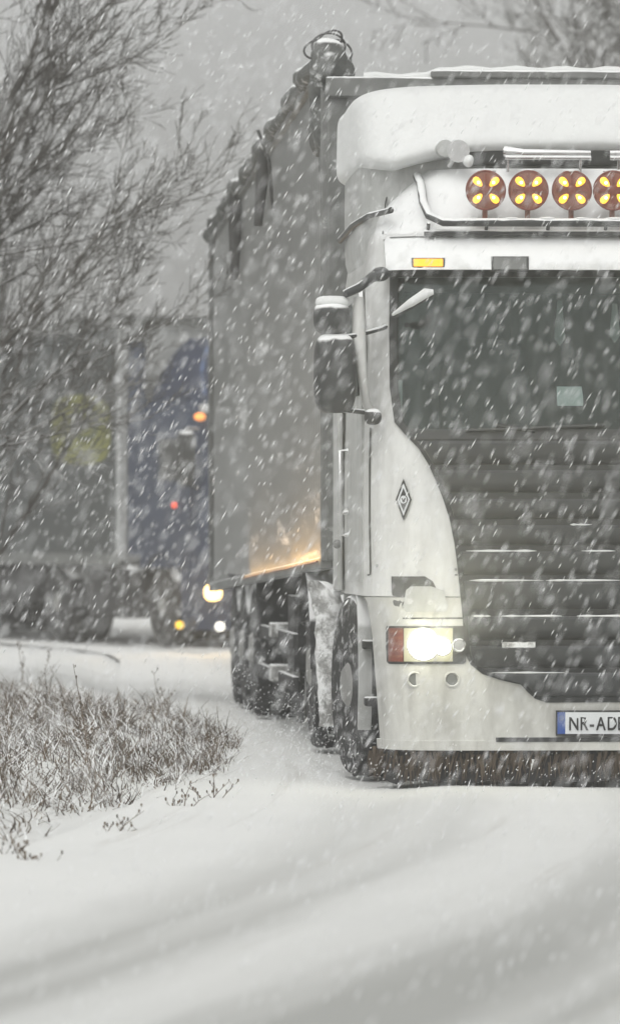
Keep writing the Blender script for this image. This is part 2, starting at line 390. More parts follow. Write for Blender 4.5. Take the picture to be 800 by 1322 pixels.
def sheet(name, xs, ys, zf, mat, xf=None, uv=False):
    V = []; UV = []
    for y in ys:
        for x in xs:
            X = xf(x, y) if xf else x
            V.append((X, y, zf(X, y, x))); UV.append((x, y))
    nx = len(xs)
    F = [(i * nx + j, i * nx + j + 1, (i + 1) * nx + j + 1, (i + 1) * nx + j) for i in range(len(ys) - 1) for j in range(nx - 1)]
    o = npmesh(name, V, F, mat, True)
    if uv:
        l = o.data.uv_layers.new(name='UVMap'); vi = np.zeros(len(o.data.loops), np.int32); o.data.loops.foreach_get('vertex_index', vi)
        l.data.foreach_set('uv', np.asarray(UV, np.float32)[vi].ravel())
    return tag(o, kind='structure')
def nonlin(a, b, n, near=0.0, p=2.0):
    return [lerp(a, b, (i / n)) for i in range(n + 1)]
ys = [-20 + i * 4 for i in range(6)] + [3 + i * .5 for i in range(150)] + [78 + i * 4 for i in range(45)] + [262, 280]
xs = [-140, -100, -70, -50, -35, -25] + [-18 + i * .5 for i in range(73)] + [25, 35, 50, 70, 100, 140]
ROAD_L, ROAD_R = -1.9, 6.2
def groundz(X, y, _=0):
    c = X - lane(y)
    z = .03 * fbm(X, y, .35)
    if ROAD_L - .3 < c < ROAD_R + .3: z = min(z, 0) - .06
    elif c >= ROAD_R: z += .12 * min(1, (c - ROAD_R) / 2)
    return z
sheet('ground', xs, ys, groundz, M['ground'])
def roadz(X, y, c):
    z = 0.0
    for cc, wd, dp in ((-1.02, .22, .03), (1.02, .22, .03), (.2, .5, .01), (3.0, .25, .03), (5.0, .25, .03)):
        cc2 = cc + .12 * math.sin(y * .13 + cc)
        z -= dp * math.exp(-((c - cc2) / wd) ** 2)
    z += .006 * fbm(c * 3, y * .35, 1.0, 3.3)
    return z
rc = [ROAD_L - .2 + i * .1 for i in range(84)]
ry = [-16 + i * 2 for i in range(10)] + [4 + i * .3 for i in range(250)] + [79 + i * 2 for i in range(50)]
sheet('road', rc, ry, roadz, M['road'], xf=lambda c, y: lane(y) + c, uv=True)
def vergez(X, y, c=0):
    cc = edge(y) - X + .10 * fbm(0, y, .5, 8)        # metres away from the road edge
    up = max(0, min(1, cc / .9)); up = up * up * (3 - 2 * up)
    fade = max(0, min(1, (58 - y) / 8))
    return -.03 + .16 * up * (.35 + .65 * fade) + up * .06 * fbm(X, y, 1.1, 2) + up * .02 * fbm(X, y, 4, 5)
vc = [-(i * .12) for i in range(90)][::-1]
vy = [4 + i * .25 for i in range(216)]
sheet('snow_verge', vc, vy, lambda X, y, c: vergez(X, y) if c > -10.5 else -.1, M['ground'], xf=lambda c, y: edge(y) + .35 + c)

# ------------------------------------------------------------------ pixel -> point helpers for the lorries
class Frame:
    def __init__(s, X0, Y0, th): s.X0, s.Y0, s.th = X0, Y0, th; s.c, s.s = math.cos(th), math.sin(th)
    def pt(s, px, py, yl):
        k = (px - 400) / FPX
        x = (k * (s.Y0 + yl * s.c) - s.X0 + yl * s.s) / (s.c - k * s.s)
        D = s.Y0 + x * s.s + yl * s.c
        return Vector((x, yl, CAM_H + (HOR - py) / FPX * D))
class Cab:
    """front surface of a cab: y as a function of x, z"""
    def __init__(s, fr, front, half, rad): s.fr, s.front, s.half, s.rad = fr, front, half, rad
    def y(s, x, z):
        wd = interp(z, s.half); r = interp(z, s.rad); ax = abs(x)
        y0 = interp(z, s.front) + .05 * (ax / wd) ** 2
        t = (ax - (wd - r)) / r
        if t <= 0: return y0
        if t >= 1: return y0 + r * 1.0
        return y0 + r * (1 - math.sqrt(1 - t * t))
    def on(s, px, py, off=0.0):
        yl = .1
        for _ in range(8):
            p = s.fr.pt(px, py, yl); yl = lerp(yl, s.y(p.x, p.z) - off, .8)
        return s.fr.pt(px, py, yl)
    def at(s, x, z, off=0.0): return Vector((x, s.y(x, z) - off, z))
    def panel(s, rows, off, n=14, depth=.03, mb=None, mid=True, mi=0, offs=None):
        """rows (py, pxL, pxR); pxR None = to the centre line (then mirrored as one sheet)"""
        g = []
        for k, (py, a, b) in enumerate(rows):
            o = offs[k] if offs else off
            pa = s.on(a, py, o)
            xb = 0.0 if b is None else s.on(b, py, o).x
            row = []
            for j in range(n + 1):
                x = lerp(pa.x, xb, j / n); z = pa.z if b is None else lerp(pa.z, s.on(b, py, o).z, j / n)
                row.append(s.at(x, z, o))
            if b is None: row += [Vector((-p.x, p.y, p.z)) for p in reversed(row[:-1])]
            g.append(row)
        mb = mb or MB(); mb.slab(g, lambda p: Vector((p.x, p.y + depth, p.z)), mi); return mb
def rows_interp(L_, y0, y1, n, R_=None):
    out = []
    for i in range(n + 1):
        py = lerp(y0, y1, i / n); out.append((py, interp(py, L_), interp(py, R_) if R_ else None))
    return out

# ------------------------------------------------------------------ wheels
def wheel(parent, cx, cy, cz, rad, width, side, steer=0.0, dual=False, seg=48):
    """side -1: outer face towards -x"""
    h = width / 2; c = (0, 0, 0)
    prof = [(-h, rad * .62), (-h * 1.02, rad * .80), (-h * .95, rad * .94), (-h * .80, rad * .99), (-h * .45, rad), (-h * .42, rad * .975), (-h * .36, rad * .975), (-h * .33, rad),
            (-h * .05, rad), (0, rad * .975), (h * .05, rad), (h * .33, rad), (h * .36, rad * .975), (h * .42, rad * .975), (h * .45, rad), (h * .8, rad * .99), (h * .95, rad * .94), (h * 1.02, rad * .80), (h, rad * .62)]
    mb = MB(); mb.lathe(prof, c, 'x', seg, tw=lambda j, k: (-.012 if (3 <= j <= 15 and (k + j) % 2 == 0) else 0))
    if dual: mb.lathe(prof, (-side * (width + .05), 0, 0), 'x', seg)
    t = mb.build('wheel', M['tyre'], parent, 40)
    t.location = (cx, cy, cz); t.rotation_euler = (0, 0, steer)
    s = side
    r2 = MB(); r2.lathe([(s * h * .98, rad * .64), (s * h * .9, rad * .60), (s * h * .2, rad * .50), (s * h * .1, rad * .34), (s * h * .9, rad * .28), (s * h * 1.15, rad * .18), (s * h * 1.15, .01)], c, 'x', 28)
    for k in range(10):
        a = 2 * math.pi * k / 10
        r2.lathe([(s * h * .1, .016), (s * h * .45, .016), (s * h * .47, .005)], (0, rad * .41 * math.cos(a), rad * .41 * math.sin(a)), 'x', 6)
    r2.build('rim', M['rim'], t, 30)
    return t

# ================================================================== WHITE LORRY
YAW = R(3.75)
WF = Frame(1.54, 28.0, YAW)
truck = empty('truck', (1.54, 28.0, 0), YAW)
tag(truck, 'white articulated lorry with four round amber roof lamps and thick snow on its cab roof', 'truck')
CW = Cab(WF,
         front=[(.0, .05), (.45, .0), (1.0, .0), (1.8, .04), (2.66, .22), (2.9, .27), (3.15, .40), (3.4, .6)],
         half=[(0, 1.13), (.5, 1.165), (.93, 1.20), (.98, 1.235), (1.5, 1.24), (2.6, 1.215), (2.85, 1.18), (3.0, 1.12), (3.1, 1.03), (3.2, .93), (3.3, .85)],
         rad=[(0, .26), (.9, .28), (1.5, .30), (2.6, .26), (3.3, .30)])
# --- shell of the cab with an opening for the windscreen
def cab_shell(cb, zlist, depth, hole, xin, name, mat, parent, bottom_side=None, roofz=None):
    mb = MB(); rows = []
    wl = [ -1, -.975, -.94, -.90, -.86, -.8, -.7, -.55, -.4, -.2, 0, .2, .4, .55, .7, .8, .86, .9, .94, .975, 1]
    for z in zlist:
        wd = interp(z, cb.half); row = [Vector((-wd, depth, z)), Vector((-wd, depth * .6, z)), Vector((-wd, lerp(cb.y(-wd, z), depth, .15), z))]
        row += [cb.at(wd * u, z) for u in wl]
        row += [Vector((wd, lerp(cb.y(wd, z), depth, .15), z)), Vector((wd, depth * .6, z)), Vector((wd, depth, z))]
        rows.append(row)
    n = len(rows[0]); vs = [p for r in rows for p in r]; fs = []
    for i in range(len(rows) - 1):
        for j in range(n - 1):
            zc = (rows[i][j].z + rows[i + 1][j].z) / 2; xc = (rows[i][j].x + rows[i][j + 1].x) / 2; yc = rows[i][j].y
            if hole and hole[0] < zc < hole[1] and abs(xc) < xin and 3 <= j < n - 4: continue
            fs.append((i * n + j, i * n + j + 1, (i + 1) * n + j + 1, (i + 1) * n + j))
    mb.add(vs, fs)
    top = rows[-1]; mb.add(top, [tuple(range(len(top)))])
    mb.add([(top[0].x, depth, zlist[0]), (-top[0].x, depth, zlist[0]), (-top[0].x, depth, zlist[-1]), (top[0].x, depth, zlist[-1])], [(0, 1, 2, 3)])
    return mb.build(name, mat, parent, 40, weld=True)
cab = cab_shell(CW, [.98, 1.2, 1.5, 1.7, 1.845, 1.95, 2.1, 2.3, 2.5, 2.635, 2.75, 2.85, 2.92, 3.0, 3.06, 3.12, 3.17, 3.22], 2.15, (1.84, 2.64), 1.08, 'cab', M['paint'], truck)
# interior
mb = MB()
x0, x1, y0, y1, z0, z1 = -1.02, 1.02, .46, 2.0, 1.2, 2.72
V8 = [(x0, y0, z0), (x1, y0, z0), (x1, y1, z0), (x0, y1, z0), (x0, y0, z1), (x1, y0, z1), (x1, y1, z1), (x0, y1, z1)]
mb.add(V8, [(0, 1, 2, 3), (4, 7, 6, 5), (1, 5, 6, 2), (2, 6, 7, 3), (3, 7, 4, 0)])
mb.box((0, .50, 1.72), (2.0, .32, .26))
inter = mb.build('cabin_interior', M['interior'], truck, 30)
for sx in (-.52, .52):
    sb = MB(); sb.blob((sx, 1.25, 1.95), (.25, .12, .42), 3, .05, 2, .5); sb.blob((sx, 1.0, 1.5), (.25, .3, .1), 3, .05, 2, .5); sb.blob((sx, 1.25, 2.42), (.14, .07, .11), 1, .03, 2, .5)
    sb.build('seat', M['seat'], truck, 60)
sw = MB(); ring = [(.52 + .22 * math.cos(t), .72 + .08 * math.sin(t), 1.98 + .2 * math.sin(t)) for t in [2 * math.pi * i / 24 for i in range(25)]]
sw.tube(ring, .016, 8); sw.tube([(.52, .72, 1.98), (.52, .82, 1.7)], .03, 8); sw.tube([(.3, .72, 1.98), (.74, .72, 1.98)], .014, 6)
sw.build('steering_wheel', M['plastic'], truck, 60)
cu = MB(); cu.grid([[(lerp(-.98, .98, j / 60), 1.9 + .03 * math.sin(j * 1.1), z) for j in range(61)] for z in (1.7, 2.68)])
cu.build('bunk_curtain', M['seat'], truck, 60)
# windscreen
WL = [(348, 506), (380, 505), (500, 506), (545, 512), (566, 528)]
ws = CW.panel(rows_interp(WL, 352, 564, 10), .016, 16, .006).build('windscreen', M['W_glass'], truck, 60)
fr_ = MB()
CW.panel([(347, 503, None), (358, 503, None)], .022, 16, .02, fr_)
CW.panel([(358, 503, 513), (430, 502, 512), (500, 503, 513), (545, 509, 520), (562, 524, 534)], .022, 2, .02, fr_)
n0 = len(fr_.v)
fr2 = MB(); CW.panel([(358, 503, 513), (430, 502, 512), (500, 503, 513), (545, 509, 520), (562, 524, 534)], .022, 2, .02, fr2)
fr_.add([(-p[0], p[1], p[2]) for p in fr2.v], [tuple(reversed(q)) for q in fr2.f])
CW.panel([(554, 526, None), (567, 530, None)], .022, 16, .02, fr_)
fr_.build('windscreen_frame', M['frit'], truck, 40)
pp = CW.panel([(499, 718, 750), (512, 718, 752), (524, 719, 752)], -.012, 3, .003).build('paper_note', M['paper'], truck)
for a, b_, c_ in ((722, 388, 442), (793, 392, 438)):
    pm = MB(); T = WF.pt(a, b_, .40); Bt = WF.pt(a, c_, .40)
    pm.add([T + Vector((-.012, 0, 0)), T + Vector((.012, 0, 0)), Bt + Vector((.028, 0, .02)), Bt + Vector((0, 0, -.02)), Bt + Vector((-.028, 0, .02)),
            T + Vector((-.012, .01, 0)), T + Vector((.012, .01, 0)), Bt + Vector((.028, .01, .02)), Bt + Vector((0, .01, -.02)), Bt + Vector((-.028, .01, .02))],
           [(0, 1, 2, 3, 4), (9, 8, 7, 6, 5), (0, 5, 6, 1), (1, 6, 7, 2), (2, 7, 8, 3), (3, 8, 9, 4), (4, 9, 5, 0)])
    pm.build('pennant', M['cloth'], truck, 0)
# wipers
for a in ((560, 556, 700, 500), (770, 558, 790, 470)):
    wm = MB(); p0 = CW.on(a[0], a[1], .04); p1 = CW.on(a[2], a[3], .04)
    if a[0] < 700:
        wm.tube([CW.on(lerp(600, 780, t), lerp(556, 549, t), .045) for t in (0, .25, .5, .75, 1)], .009, 6); wm.tube([CW.on(690, 556, .03), CW.on(640, 549, .05)], .012, 6)
        wm.build('wiper', M['frit'], truck, 60)
# visor
vr = rows_interp([(304, 500), (312, 496), (350, 498)], 305, 349, 6)
vo = [.05, .11, .13, .145, .155, .165, .17]
vis = CW.panel(vr, 0, 18, .05, offs=vo).build('sun_visor', M['paint'], truck, 50)
vs2 = MB(); vs2 = CW.panel([(302, 512, None), (306, 503, None)], .06, 18, .07, offs=[.03, .09]).build('visor_snow', M['snow'], vis, 60)
def lampbox(px0, px1, py0, py1, off, mat, name, par, mat2=None):
    b0 = CW.panel([(py0, px0, px1), (py1, px0, px1)], off, 4, .05).build(name, M['plastic'], par, 30, bevel=.004)
    CW.panel([(py0 + 2, px0 + 2.5, px1 - 2.5), (py1 - 2, px0 + 2.5, px1 - 2.5)], off + .008, 4, .02).build('lens', mat, b0, 30, bevel=.003)
    return b0
lampbox(531, 574, 332, 346, .168, M['amber_mark'], 'marker_lamp', vis)
lampbox(634, 682, 330, 350, .175, M['lens_off'], 'marker_lamp', vis)
c_a = 1.0
for px0, px1, py0, py1, mt in ((531, 574, 332, 346, M['amber_mark']), (634, 682, 330, 350, M['lens_off'])):
    b0 = MB(); CW.panel([(py0, px0, px1), (py1, px0, px1)], .17, 4, .05, b0); b0.v = [(-p[0], p[1], p[2]) for p in b0.v]
    bo = b0.build('marker_lamp', M['plastic'], vis, 30)
    b1 = MB(); CW.panel([(py0 + 2, px0 + 2.5, px1 - 2.5), (py1 - 2, px0 + 2.5, px1 - 2.5)], .178, 4, .02, b1); b1.v = [(-p[0], p[1], p[2]) for p in b1.v]
    b1.build('lens', mt, bo, 30)
# roof spoiler behind the cab front, and the thick snow on it
sp_ = MB(); sp_.blob((0, 1.55, 3.05), (1.225, .92, .42), 2, .01, 1, .28, 48, 20)
sp_.build('roof_spoiler', M['paint_side'], truck, 60)
def capshape(q):
    x, y, z = q
    if z < 3.42:
        z += .10 * max(0, 1 - (abs(x) / 1.05) ** 4) * (1 if y < 1.2 else .2)
        z -= .00 * max(0, 1 - abs(abs(x) - 1.1) / .3)
    else: z -= .02 * (abs(x) / 1.29) ** 3
    return Vector((x, y + .10 * (abs(x) / 1.3) ** 2 + (.55 * (z - 3.3) if y < 1.4 else 0), z))
cp = MB(); cp.blob((0, 1.40, 3.45), (1.25, 1.02, .245), 4, .03, 1.3, .25, 120, 60, post=capshape)
cp.build('roof_snow', M['snow'], truck, 70)
# dark box standing for the shaded gap under the roof snow; chrome horn
rcb = MB(); rcb.box((0, .62, 3.30), (1.36, .24, .11)); rcb.build('roof_gap_shade', M['plastic'], truck, 30, bevel=.02)
for s in (1, -1):
    hb = MB(); a = WF.pt(660, 196, .36); a.x *= s
    hb.tube([(s * -.50, .40, 3.305), (s * -.40, .37, 3.295), (s * -.05, .37, 3.295)], [.028, .020, .014], 12); hb.tube([(s * -.50, .36, 3.27), (s * -.05, .36, 3.27)], .012, 8)
    hb.tube([(s * -.48, .40, 3.29), (s * -.48, .42, 3.2)], .008, 6); hb.tube([(s * -.1, .38, 3.29), (s * -.1, .42, 3.2)], .008, 6)
    hb.build('air_horn', M['chrome'], truck, 60)
# round horn / beacon lump with snow
bc = MB()
p = WF.pt(573, 192, .47); bc.lathe([(-.05, .02), (-.05, .045), (.0, .05), (.10, .022), (.14, .018)], p, 'y', 16)
bc.build('horn', M['paint_side'], truck, 40); bc = MB()
p = WF.pt(590, 196, .42); bc.lathe([(-.05, .02), (-.05, .06), (.0, .05), (.10, .022), (.14, .018)], p, 'y', 16)
p2 = WF.pt(580, 214, .46); bc.tube([p + Vector((0, .05, 0)), p2 + Vector((0, .05, 0))], .015, 8)
bch = bc.build('horn', M['chrome'], truck, 40)
sb = MB(); sb.blob(WF.pt(605, 207, .38), (.032, .05, .040), 7, .5, 14, 1, 16, 10); sb.build('horn_snow', M['snow'], bch, 70)
# lamp bar
lb = MB()
def cwp(px, py, off): return CW.on(px, py, off)
path = [cwp(528, 214, .02), cwp(536, 222, .05), cwp(543, 240, .08), cwp(546, 262, .12), cwp(553, 278, .16), cwp(572, 287, .19)]
path += [Vector((x, CW.y(x, path[-1].z) - .19, path[-1].z)) for x in (-.6, -.3, 0)]
path += [Vector((-q.x, q.y, q.z)) for q in reversed(path[:-1])]
lb.tube(path, .022, 10)
z2 = cwp(640, 301, .1).z
pl2 = [Vector((x, CW.y(x, z2) - .12, z2)) for x in (-.94, -.7, -.4, 0, .4, .7, .94)]; lb.tube(pl2, .018, 10)
for x in (-.92, -.62, -.3, 0, .3, .62, .92):
    zz = path[-1].z if 0 else path[6].z; lb.tube([Vector((x, CW.y(x, zz) - .18, zz)), Vector((x, CW.y(x, z2) - .10, z2)), Vector((x, CW.y(x, z2 - .03), z2 - .03))], .010, 6)
for s in (1, -1):
    q = [Vector((s * -1.24, 2.1, 2.93)), Vector((s * -1.235, 1.2, 2.96)), Vector((s * -1.19, .62, 2.98)), Vector((s * -1.10, .33, 2.99))]
    lb.tube(q, .017, 8)
lamp_bar = lb.build('lamp_bar', M['plastic'], truck, 60)
ls = MB(); rnd = random.Random(5)
for x in np.arange(-.85, .86, .06):
    if rnd.random() < .5:
        ls = MB(); ls.blob((x, CW.y(x, path[6].z) - .19, path[6].z + .020), (rnd.uniform(.03, .06), .02, .010), rnd.random() * 9, .4, 8, 1, 10, 6)
        ls.build('bar_snow', M['snow'], lamp_bar, 70)
ZL = cwp(681, 246, .2).z
xc0 = (737 - 681) / 250.
lx = [CW.on(p_, 246, .2).x for p_ in (626, 681, 737, 790)]
sp = lx[1] - lx[0]
lamp_x = lx + [lx[3] + sp, lx[3] + 2 * sp, lx[3] + 3 * sp]
for i, x in enumerate(lamp_x):
    yf = CW.y(x, ZL) - .21
    b = MB(); b.lathe([(.09, .03), (.07, .075), (.0, .1), (-.012, .1), (-.014, .092)], (x, yf, ZL), 'y', 36)
    b.tube([(x, yf + .03, ZL - .09), (x, yf + .04, ZL - .17)], .014, 8)
    root = b.build('roof_lamp', M['amber_body'], truck, 40)
    bz = MB(); bz.tube([(x + .1 * math.cos(t), yf - .012, ZL + .1 * math.sin(t)) for t in [2 * math.pi * j / 36 for j in range(37)]], .006, 6, cap=False); bz.build('bezel', M['redlens'], root, 60)
    ct = MB(); ct.blob((x, yf - .012, ZL), (.03, .012, .03), 1, 0, 1, 1, 16, 10); ct.build('lens_centre', M['redlens'], root, 60)
    ts = MB(); ts.blob((x + .01 * math.sin(i * 3), yf + .02, ZL + .102), (.05 + .015 * math.sin(i * 5), .035, .010), i, .4, 14, 1, 14, 8); ts.build('lamp_snow', M['snow'], root, 70)
    if i == 3: root['label'] = 'round amber roof lamp nearest the middle of the bar'
    for k in range(4):
        a = R(45 + 90 * k); led = MB()
        ca, sa = math.cos(a), math.sin(a); cxx, czz = x + .060 * ca, ZL + .060 * sa
        ring_ = []
        for lev, (sc_, dy) in enumerate(((1, -.016), (1, -.022), (.7, -.028))):
            for t in range(12):
                tt = 2 * math.pi * t / 12; u = .031 * math.cos(tt) * sc_; v = .0185 * math.sin(tt) * sc_ * (1 + .3 * math.cos(tt))
                ring_.append((cxx + u * ca - v * sa, yf + dy, czz + u * sa + v * ca))
        led.add(ring_, [(l * 12 + t, l * 12 + (t + 1) % 12, (l + 1) * 12 + (t + 1) % 12, (l + 1) * 12 + t) for l in range(2) for t in range(12)] + [tuple(24 + t for t in range(12)), tuple(range(11, -1, -1))])
        ld = led.build('led', M['amber_on'], root, 40)
        co = MB(); co.blob((x + .055 * ca, yf - .028, ZL + .055 * sa), (.009, .004, .009), 1, 0, 1, 1, 10, 8); co.build('led_core', M['led_core'], ld, 60)
    cz_ = MB(); cz_.box((x, yf - .016, ZL), (.014, .006, .17)); cz_.box((x, yf - .019, ZL), (.17, .006, .014)); cz_.build('lens_rib', M['redlens'], root, 0)
# --- grille
GL = [(560, 520), (566, 528), (580, 541), (600, 553), (620, 562), (645, 572), (670, 580), (700, 586), (730, 590), (790, 596), (845, 600), (858, 607), (870, 622), (878, 645), (884, 672), (893, 680), (902, 690), (907, 704)]
grow = [(y_, interp(y_, GL), None) for y_ in (566, 573, 580, 590, 600, 620, 645, 670, 700, 730, 760, 790, 820, 845, 858, 865, 870, 878, 884, 893, 902, 907)]
grille = CW.panel(grow, .012, 18, .03).build('grille', M['frit'], truck, 50)
slats = [(569, 600), (607, 636), (644, 670), (678, 704), (712, 742), (750, 786), (796, 826), (834, 862), (869, 900)]
rnd = random.Random(11)
for a, b_ in slats:
    rr_ = []; of_ = []
    for t in (0, .12, .5, .88, 1):
        py = lerp(a, b_, t); rr_.append((py, interp(py, GL) + 7, None)); of_.append((.085, .10, .085, .045, .016)[(0, .12, .5, .88, 1).index(t)])
    sl = CW.panel(rr_, 0, 18, .02, offs=of_).build('slat', M['slat'] if a in (750, 796, 869) else M['slatd'], grille, 30)
    sn = MB(); xa = CW.on(rr_[0][1] + 6, a, .07).x; zt = CW.on(700, a, .07).z
    x = xa
    dens = {712: .3, 750: .45, 796: .5, 834: .35, 869: .4}.get(a, .06)
    while x < -xa:
        ln = rnd.uniform(.08, .4)
        if rnd.random() < dens or (a in (750, 796) and -.35 < x < .3):
            pts = [CW.at(xx, zt + .003, .088) for xx in np.linspace(x, min(x + ln, -xa), 7)]
            sn = MB(); sn.tube(pts, [.001] + [rnd.uniform(.002, .0075) for _ in range(5)] + [.001], 6)
            sn.build('slat_snow', M['snow'], sl, 70)
        x += ln + rnd.uniform(.01, .1)
sm_ = MB(); zz = CW.on(660, 829, .1).z
sm_.slab([[CW.at(x_, zz + dz_ + .006 * mnoise.noise(Vector((x_ * 30, dz_ * 40, 2))), .094 + .004 * mnoise.noise(Vector((x_ * 40, dz_ * 60, 0)))) for x_ in np.linspace(-.56, -.39, 16)] for dz_ in (-.045, -.03, -.012, 0)], lambda p: Vector((p.x, p.y + .012, p.z)))
sm_.build('snow_patch', M['caked'], grille, 70)
# --- emblem on the corner panel
def flatpoly(pts, off, mat, name, par, depth=.006):
    P = [CW.on(a, b_, off) for a, b_ in pts]; n = len(P); mb = MB()
    mb.add(P + [p + Vector((0, depth, 0)) for p in P], [tuple(range(n)), tuple(range(2 * n - 1, n - 1, -1))] + [(i, (i + 1) % n, n + (i + 1) % n, n + i) for i in range(n)])
    return mb.build(name, mat, par, 0)
em = flatpoly([(520.5, 618), (531, 645), (520.5, 672), (510.5, 645)], .014, M['ink'], 'emblem', truck)
flatpoly([(520.5, 624), (528.5, 645), (520.5, 666), (512.8, 645)], .018, M['plate'], 'emblem_field', em)
flatpoly([(520.5, 630), (526.5, 645), (520.5, 660), (514.6, 645)], .021, M['ink'], 'emblem_core', em)
ringe = []
for i in range(16):
    t = 2 * math.pi * i / 16; ringe.append((520.5 + 4.4 * math.cos(t), 645 + 5.2 * math.sin(t)))
flatpoly(ringe, .024, M['plate'], 'emblem_disc', em)
flatpoly([(517.8, 642.5), (519.6, 643.5), (520.5, 645.5), (521.4, 643.5), (523.2, 642.5), (522.2, 647), (520.5, 649), (518.8, 647)], .027, M['ink'], 'emblem_mark', em)
em2 = em.copy(); em2.data = em.data.copy(); COL.objects.link(em2); em2.parent = truck
for v in em2.data.vertices: v.co.x *= -1
# --- bumper: white, wraps round the corner; dark valance below
BL = [(745, 470), (965, 470)]
def wrap_rows(zs, off, xlim_y, ny=6, nx=26):
    rows = []
    for z in zs:
        wd = interp(z, CW.half); yc = CW.y(-wd, z)
        row = [Vector((-wd - off, lerp(xlim_y, yc, i / ny), z)) for i in range(ny)]
        row += [CW.at(wd * math.sin(math.pi / 2 * u), z, off) for u in np.linspace(-1, 1, nx * 2 + 1)]
        row += [Vector((wd + off, lerp(xlim_y, yc, (ny - 1 - i) / ny), z)) for i in range(ny)]
        rows.append(row)
    return rows
bm_ = MB(); bm_.slab(wrap_rows([.20, .23, .30, .45, .60, .80, .95, .975], .004, .42), lambda p: Vector((p.x * .97, p.y + .05, p.z)))
bumper = bm_.build('bumper', M['bumper'], truck, 40)
lip = MB(); lip.slab(wrap_rows([.185, .215, .235], .022, .42), lambda p: Vector((p.x * .97, p.y + .05, p.z))); lip.build('bumper_lip', M['bumper'], bumper, 40)
gc = MB()   # lower air intake cut: dark slab between the bumper's lips
CW.panel([(952, 640, None), (958, 640, None)], .026, 12, .02, gc); gc.build('air_slot', M['plastic'], bumper, 30)
va = MB(); rowsv = wrap_rows([.02, .06, .1, .15, .2], -.03, .55)
rv = random.Random(3)
rowsv = [[Vector((p.x, p.y + .01 * mnoise.noise(p * 20), p.z + (.03 * mnoise.noise(Vector((p.x * 15, p.y * 15, 0))) if i == 0 else 0))) for p in r] for i, r in enumerate(rowsv)]
va.slab(rowsv, lambda p: Vector((p.x * .97, p.y + .05, p.z)))
val = va.build('valance', M['chassis'], truck, 40)
br = MB()
for i in range(1500):
    x = rv.uniform(-1.2, 1.2); y = CW.y(x, .1) + rv.uniform(-.02, .12); ln = rv.uniform(.04, .16)
    p0 = Vector((x, y, rv.uniform(.12, .2))); d = Vector((rv.uniform(-.04, .02), rv.uniform(-.04, .02), -ln)); wv = rv.uniform(.004, .01)
    br.add([p0 + Vector((-wv, 0, 0)), p0 + Vector((wv, 0, 0)), p0 + d], [(0, 1, 2)])
br.build('spray_brush', M['weeddark'], val, 0)
# plate
plt = CW.panel([(917, 717, 853), (950, 717, 853)], .035, 8, .012).build('number_plate', M['plastic'], truck, 30)
CW.panel([(919.5, 728.5, 851), (947.5, 728.5, 851)], .040, 8, .004).build('plate_face', M['plate'], plt, 30)
CW.panel([(919.5, 719, 729), (947.5, 719, 729)], .041, 2, .004).build('plate_band', M['plateblue'], plt, 30)
def text_mesh(s, h, mat, name, par, p, wscale=1.0):
    cu_ = bpy.data.curves.new(name, 'FONT'); cu_.body = s; cu_.size = h / .72; cu_.extrude = .0015; cu_.offset = h * .022
    to = bpy.data.objects.new('tmp', cu_); COL.objects.link(to); bpy.context.view_layer.update()
    me = bpy.data.meshes.new_from_object(to.evaluated_get(bpy.context.evaluated_depsgraph_get()))
    bpy.data.objects.remove(to); me.materials.clear(); me.materials.append(mat)
    o = bpy.data.objects.new(name, me); COL.objects.link(o); o.parent = par
    o.location = p; o.rotation_euler = (R(90), 0, 0); o.scale = (wscale, 1, 1); return o
for ch, px in (('N', 733), ('R', 747.5), ('A', 769), ('D', 782.5), ('E', 796)):
    q = CW.on(px, 942.5, .046); text_mesh(ch, .074, M['ink'], 'letter', plt, q, .70)
q = CW.on(760, 942.5, .046); text_mesh('-', .074, M['ink'], 'hyphen', plt, q, .8)
st_ = MB()
for k in range(12):
    a = 2 * math.pi * k / 12; q = CW.on(724, 927, .045); st_.lathe([(0, .0017), (-.001, .0017)], q + Vector((.011 * math.cos(a), 0, .011 * math.sin(a))), 'y', 6)
st_.build('star_ring', M['yellow'], plt, 0)
def seam(rows, name='panel_seam', off=.006):
    for s in (1, -1):
        m_ = MB(); CW.panel(rows, off, 1, .02, m_)
        if s < 0: m_.v = [(-p[0], p[1], p[2]) for p in m_.v]
        m_.build(name, M['frit'], cab, 0)
seam([(552, 477, 478.6), (600, 476, 477.4), (680, 476, 477.4), (742, 477, 478.2)]); seam([(226, 505, 506.2), (260, 497, 498.2), (302, 493, 494.2)])
seam([(741.5, 474, 590), (743, 474, 590)])
for s in (1, -1):
    for px, py in ((486, 560), (486, 730), (588, 735), (496, 310)):
        q = CW.on(px, py, .003); q.x *= s; m_ = MB(); m_.lathe([(.002, .008), (-.004, .007), (-.005, .002)], q, 'y', 10); m_.build('bolt', M['rim'], cab, 40)
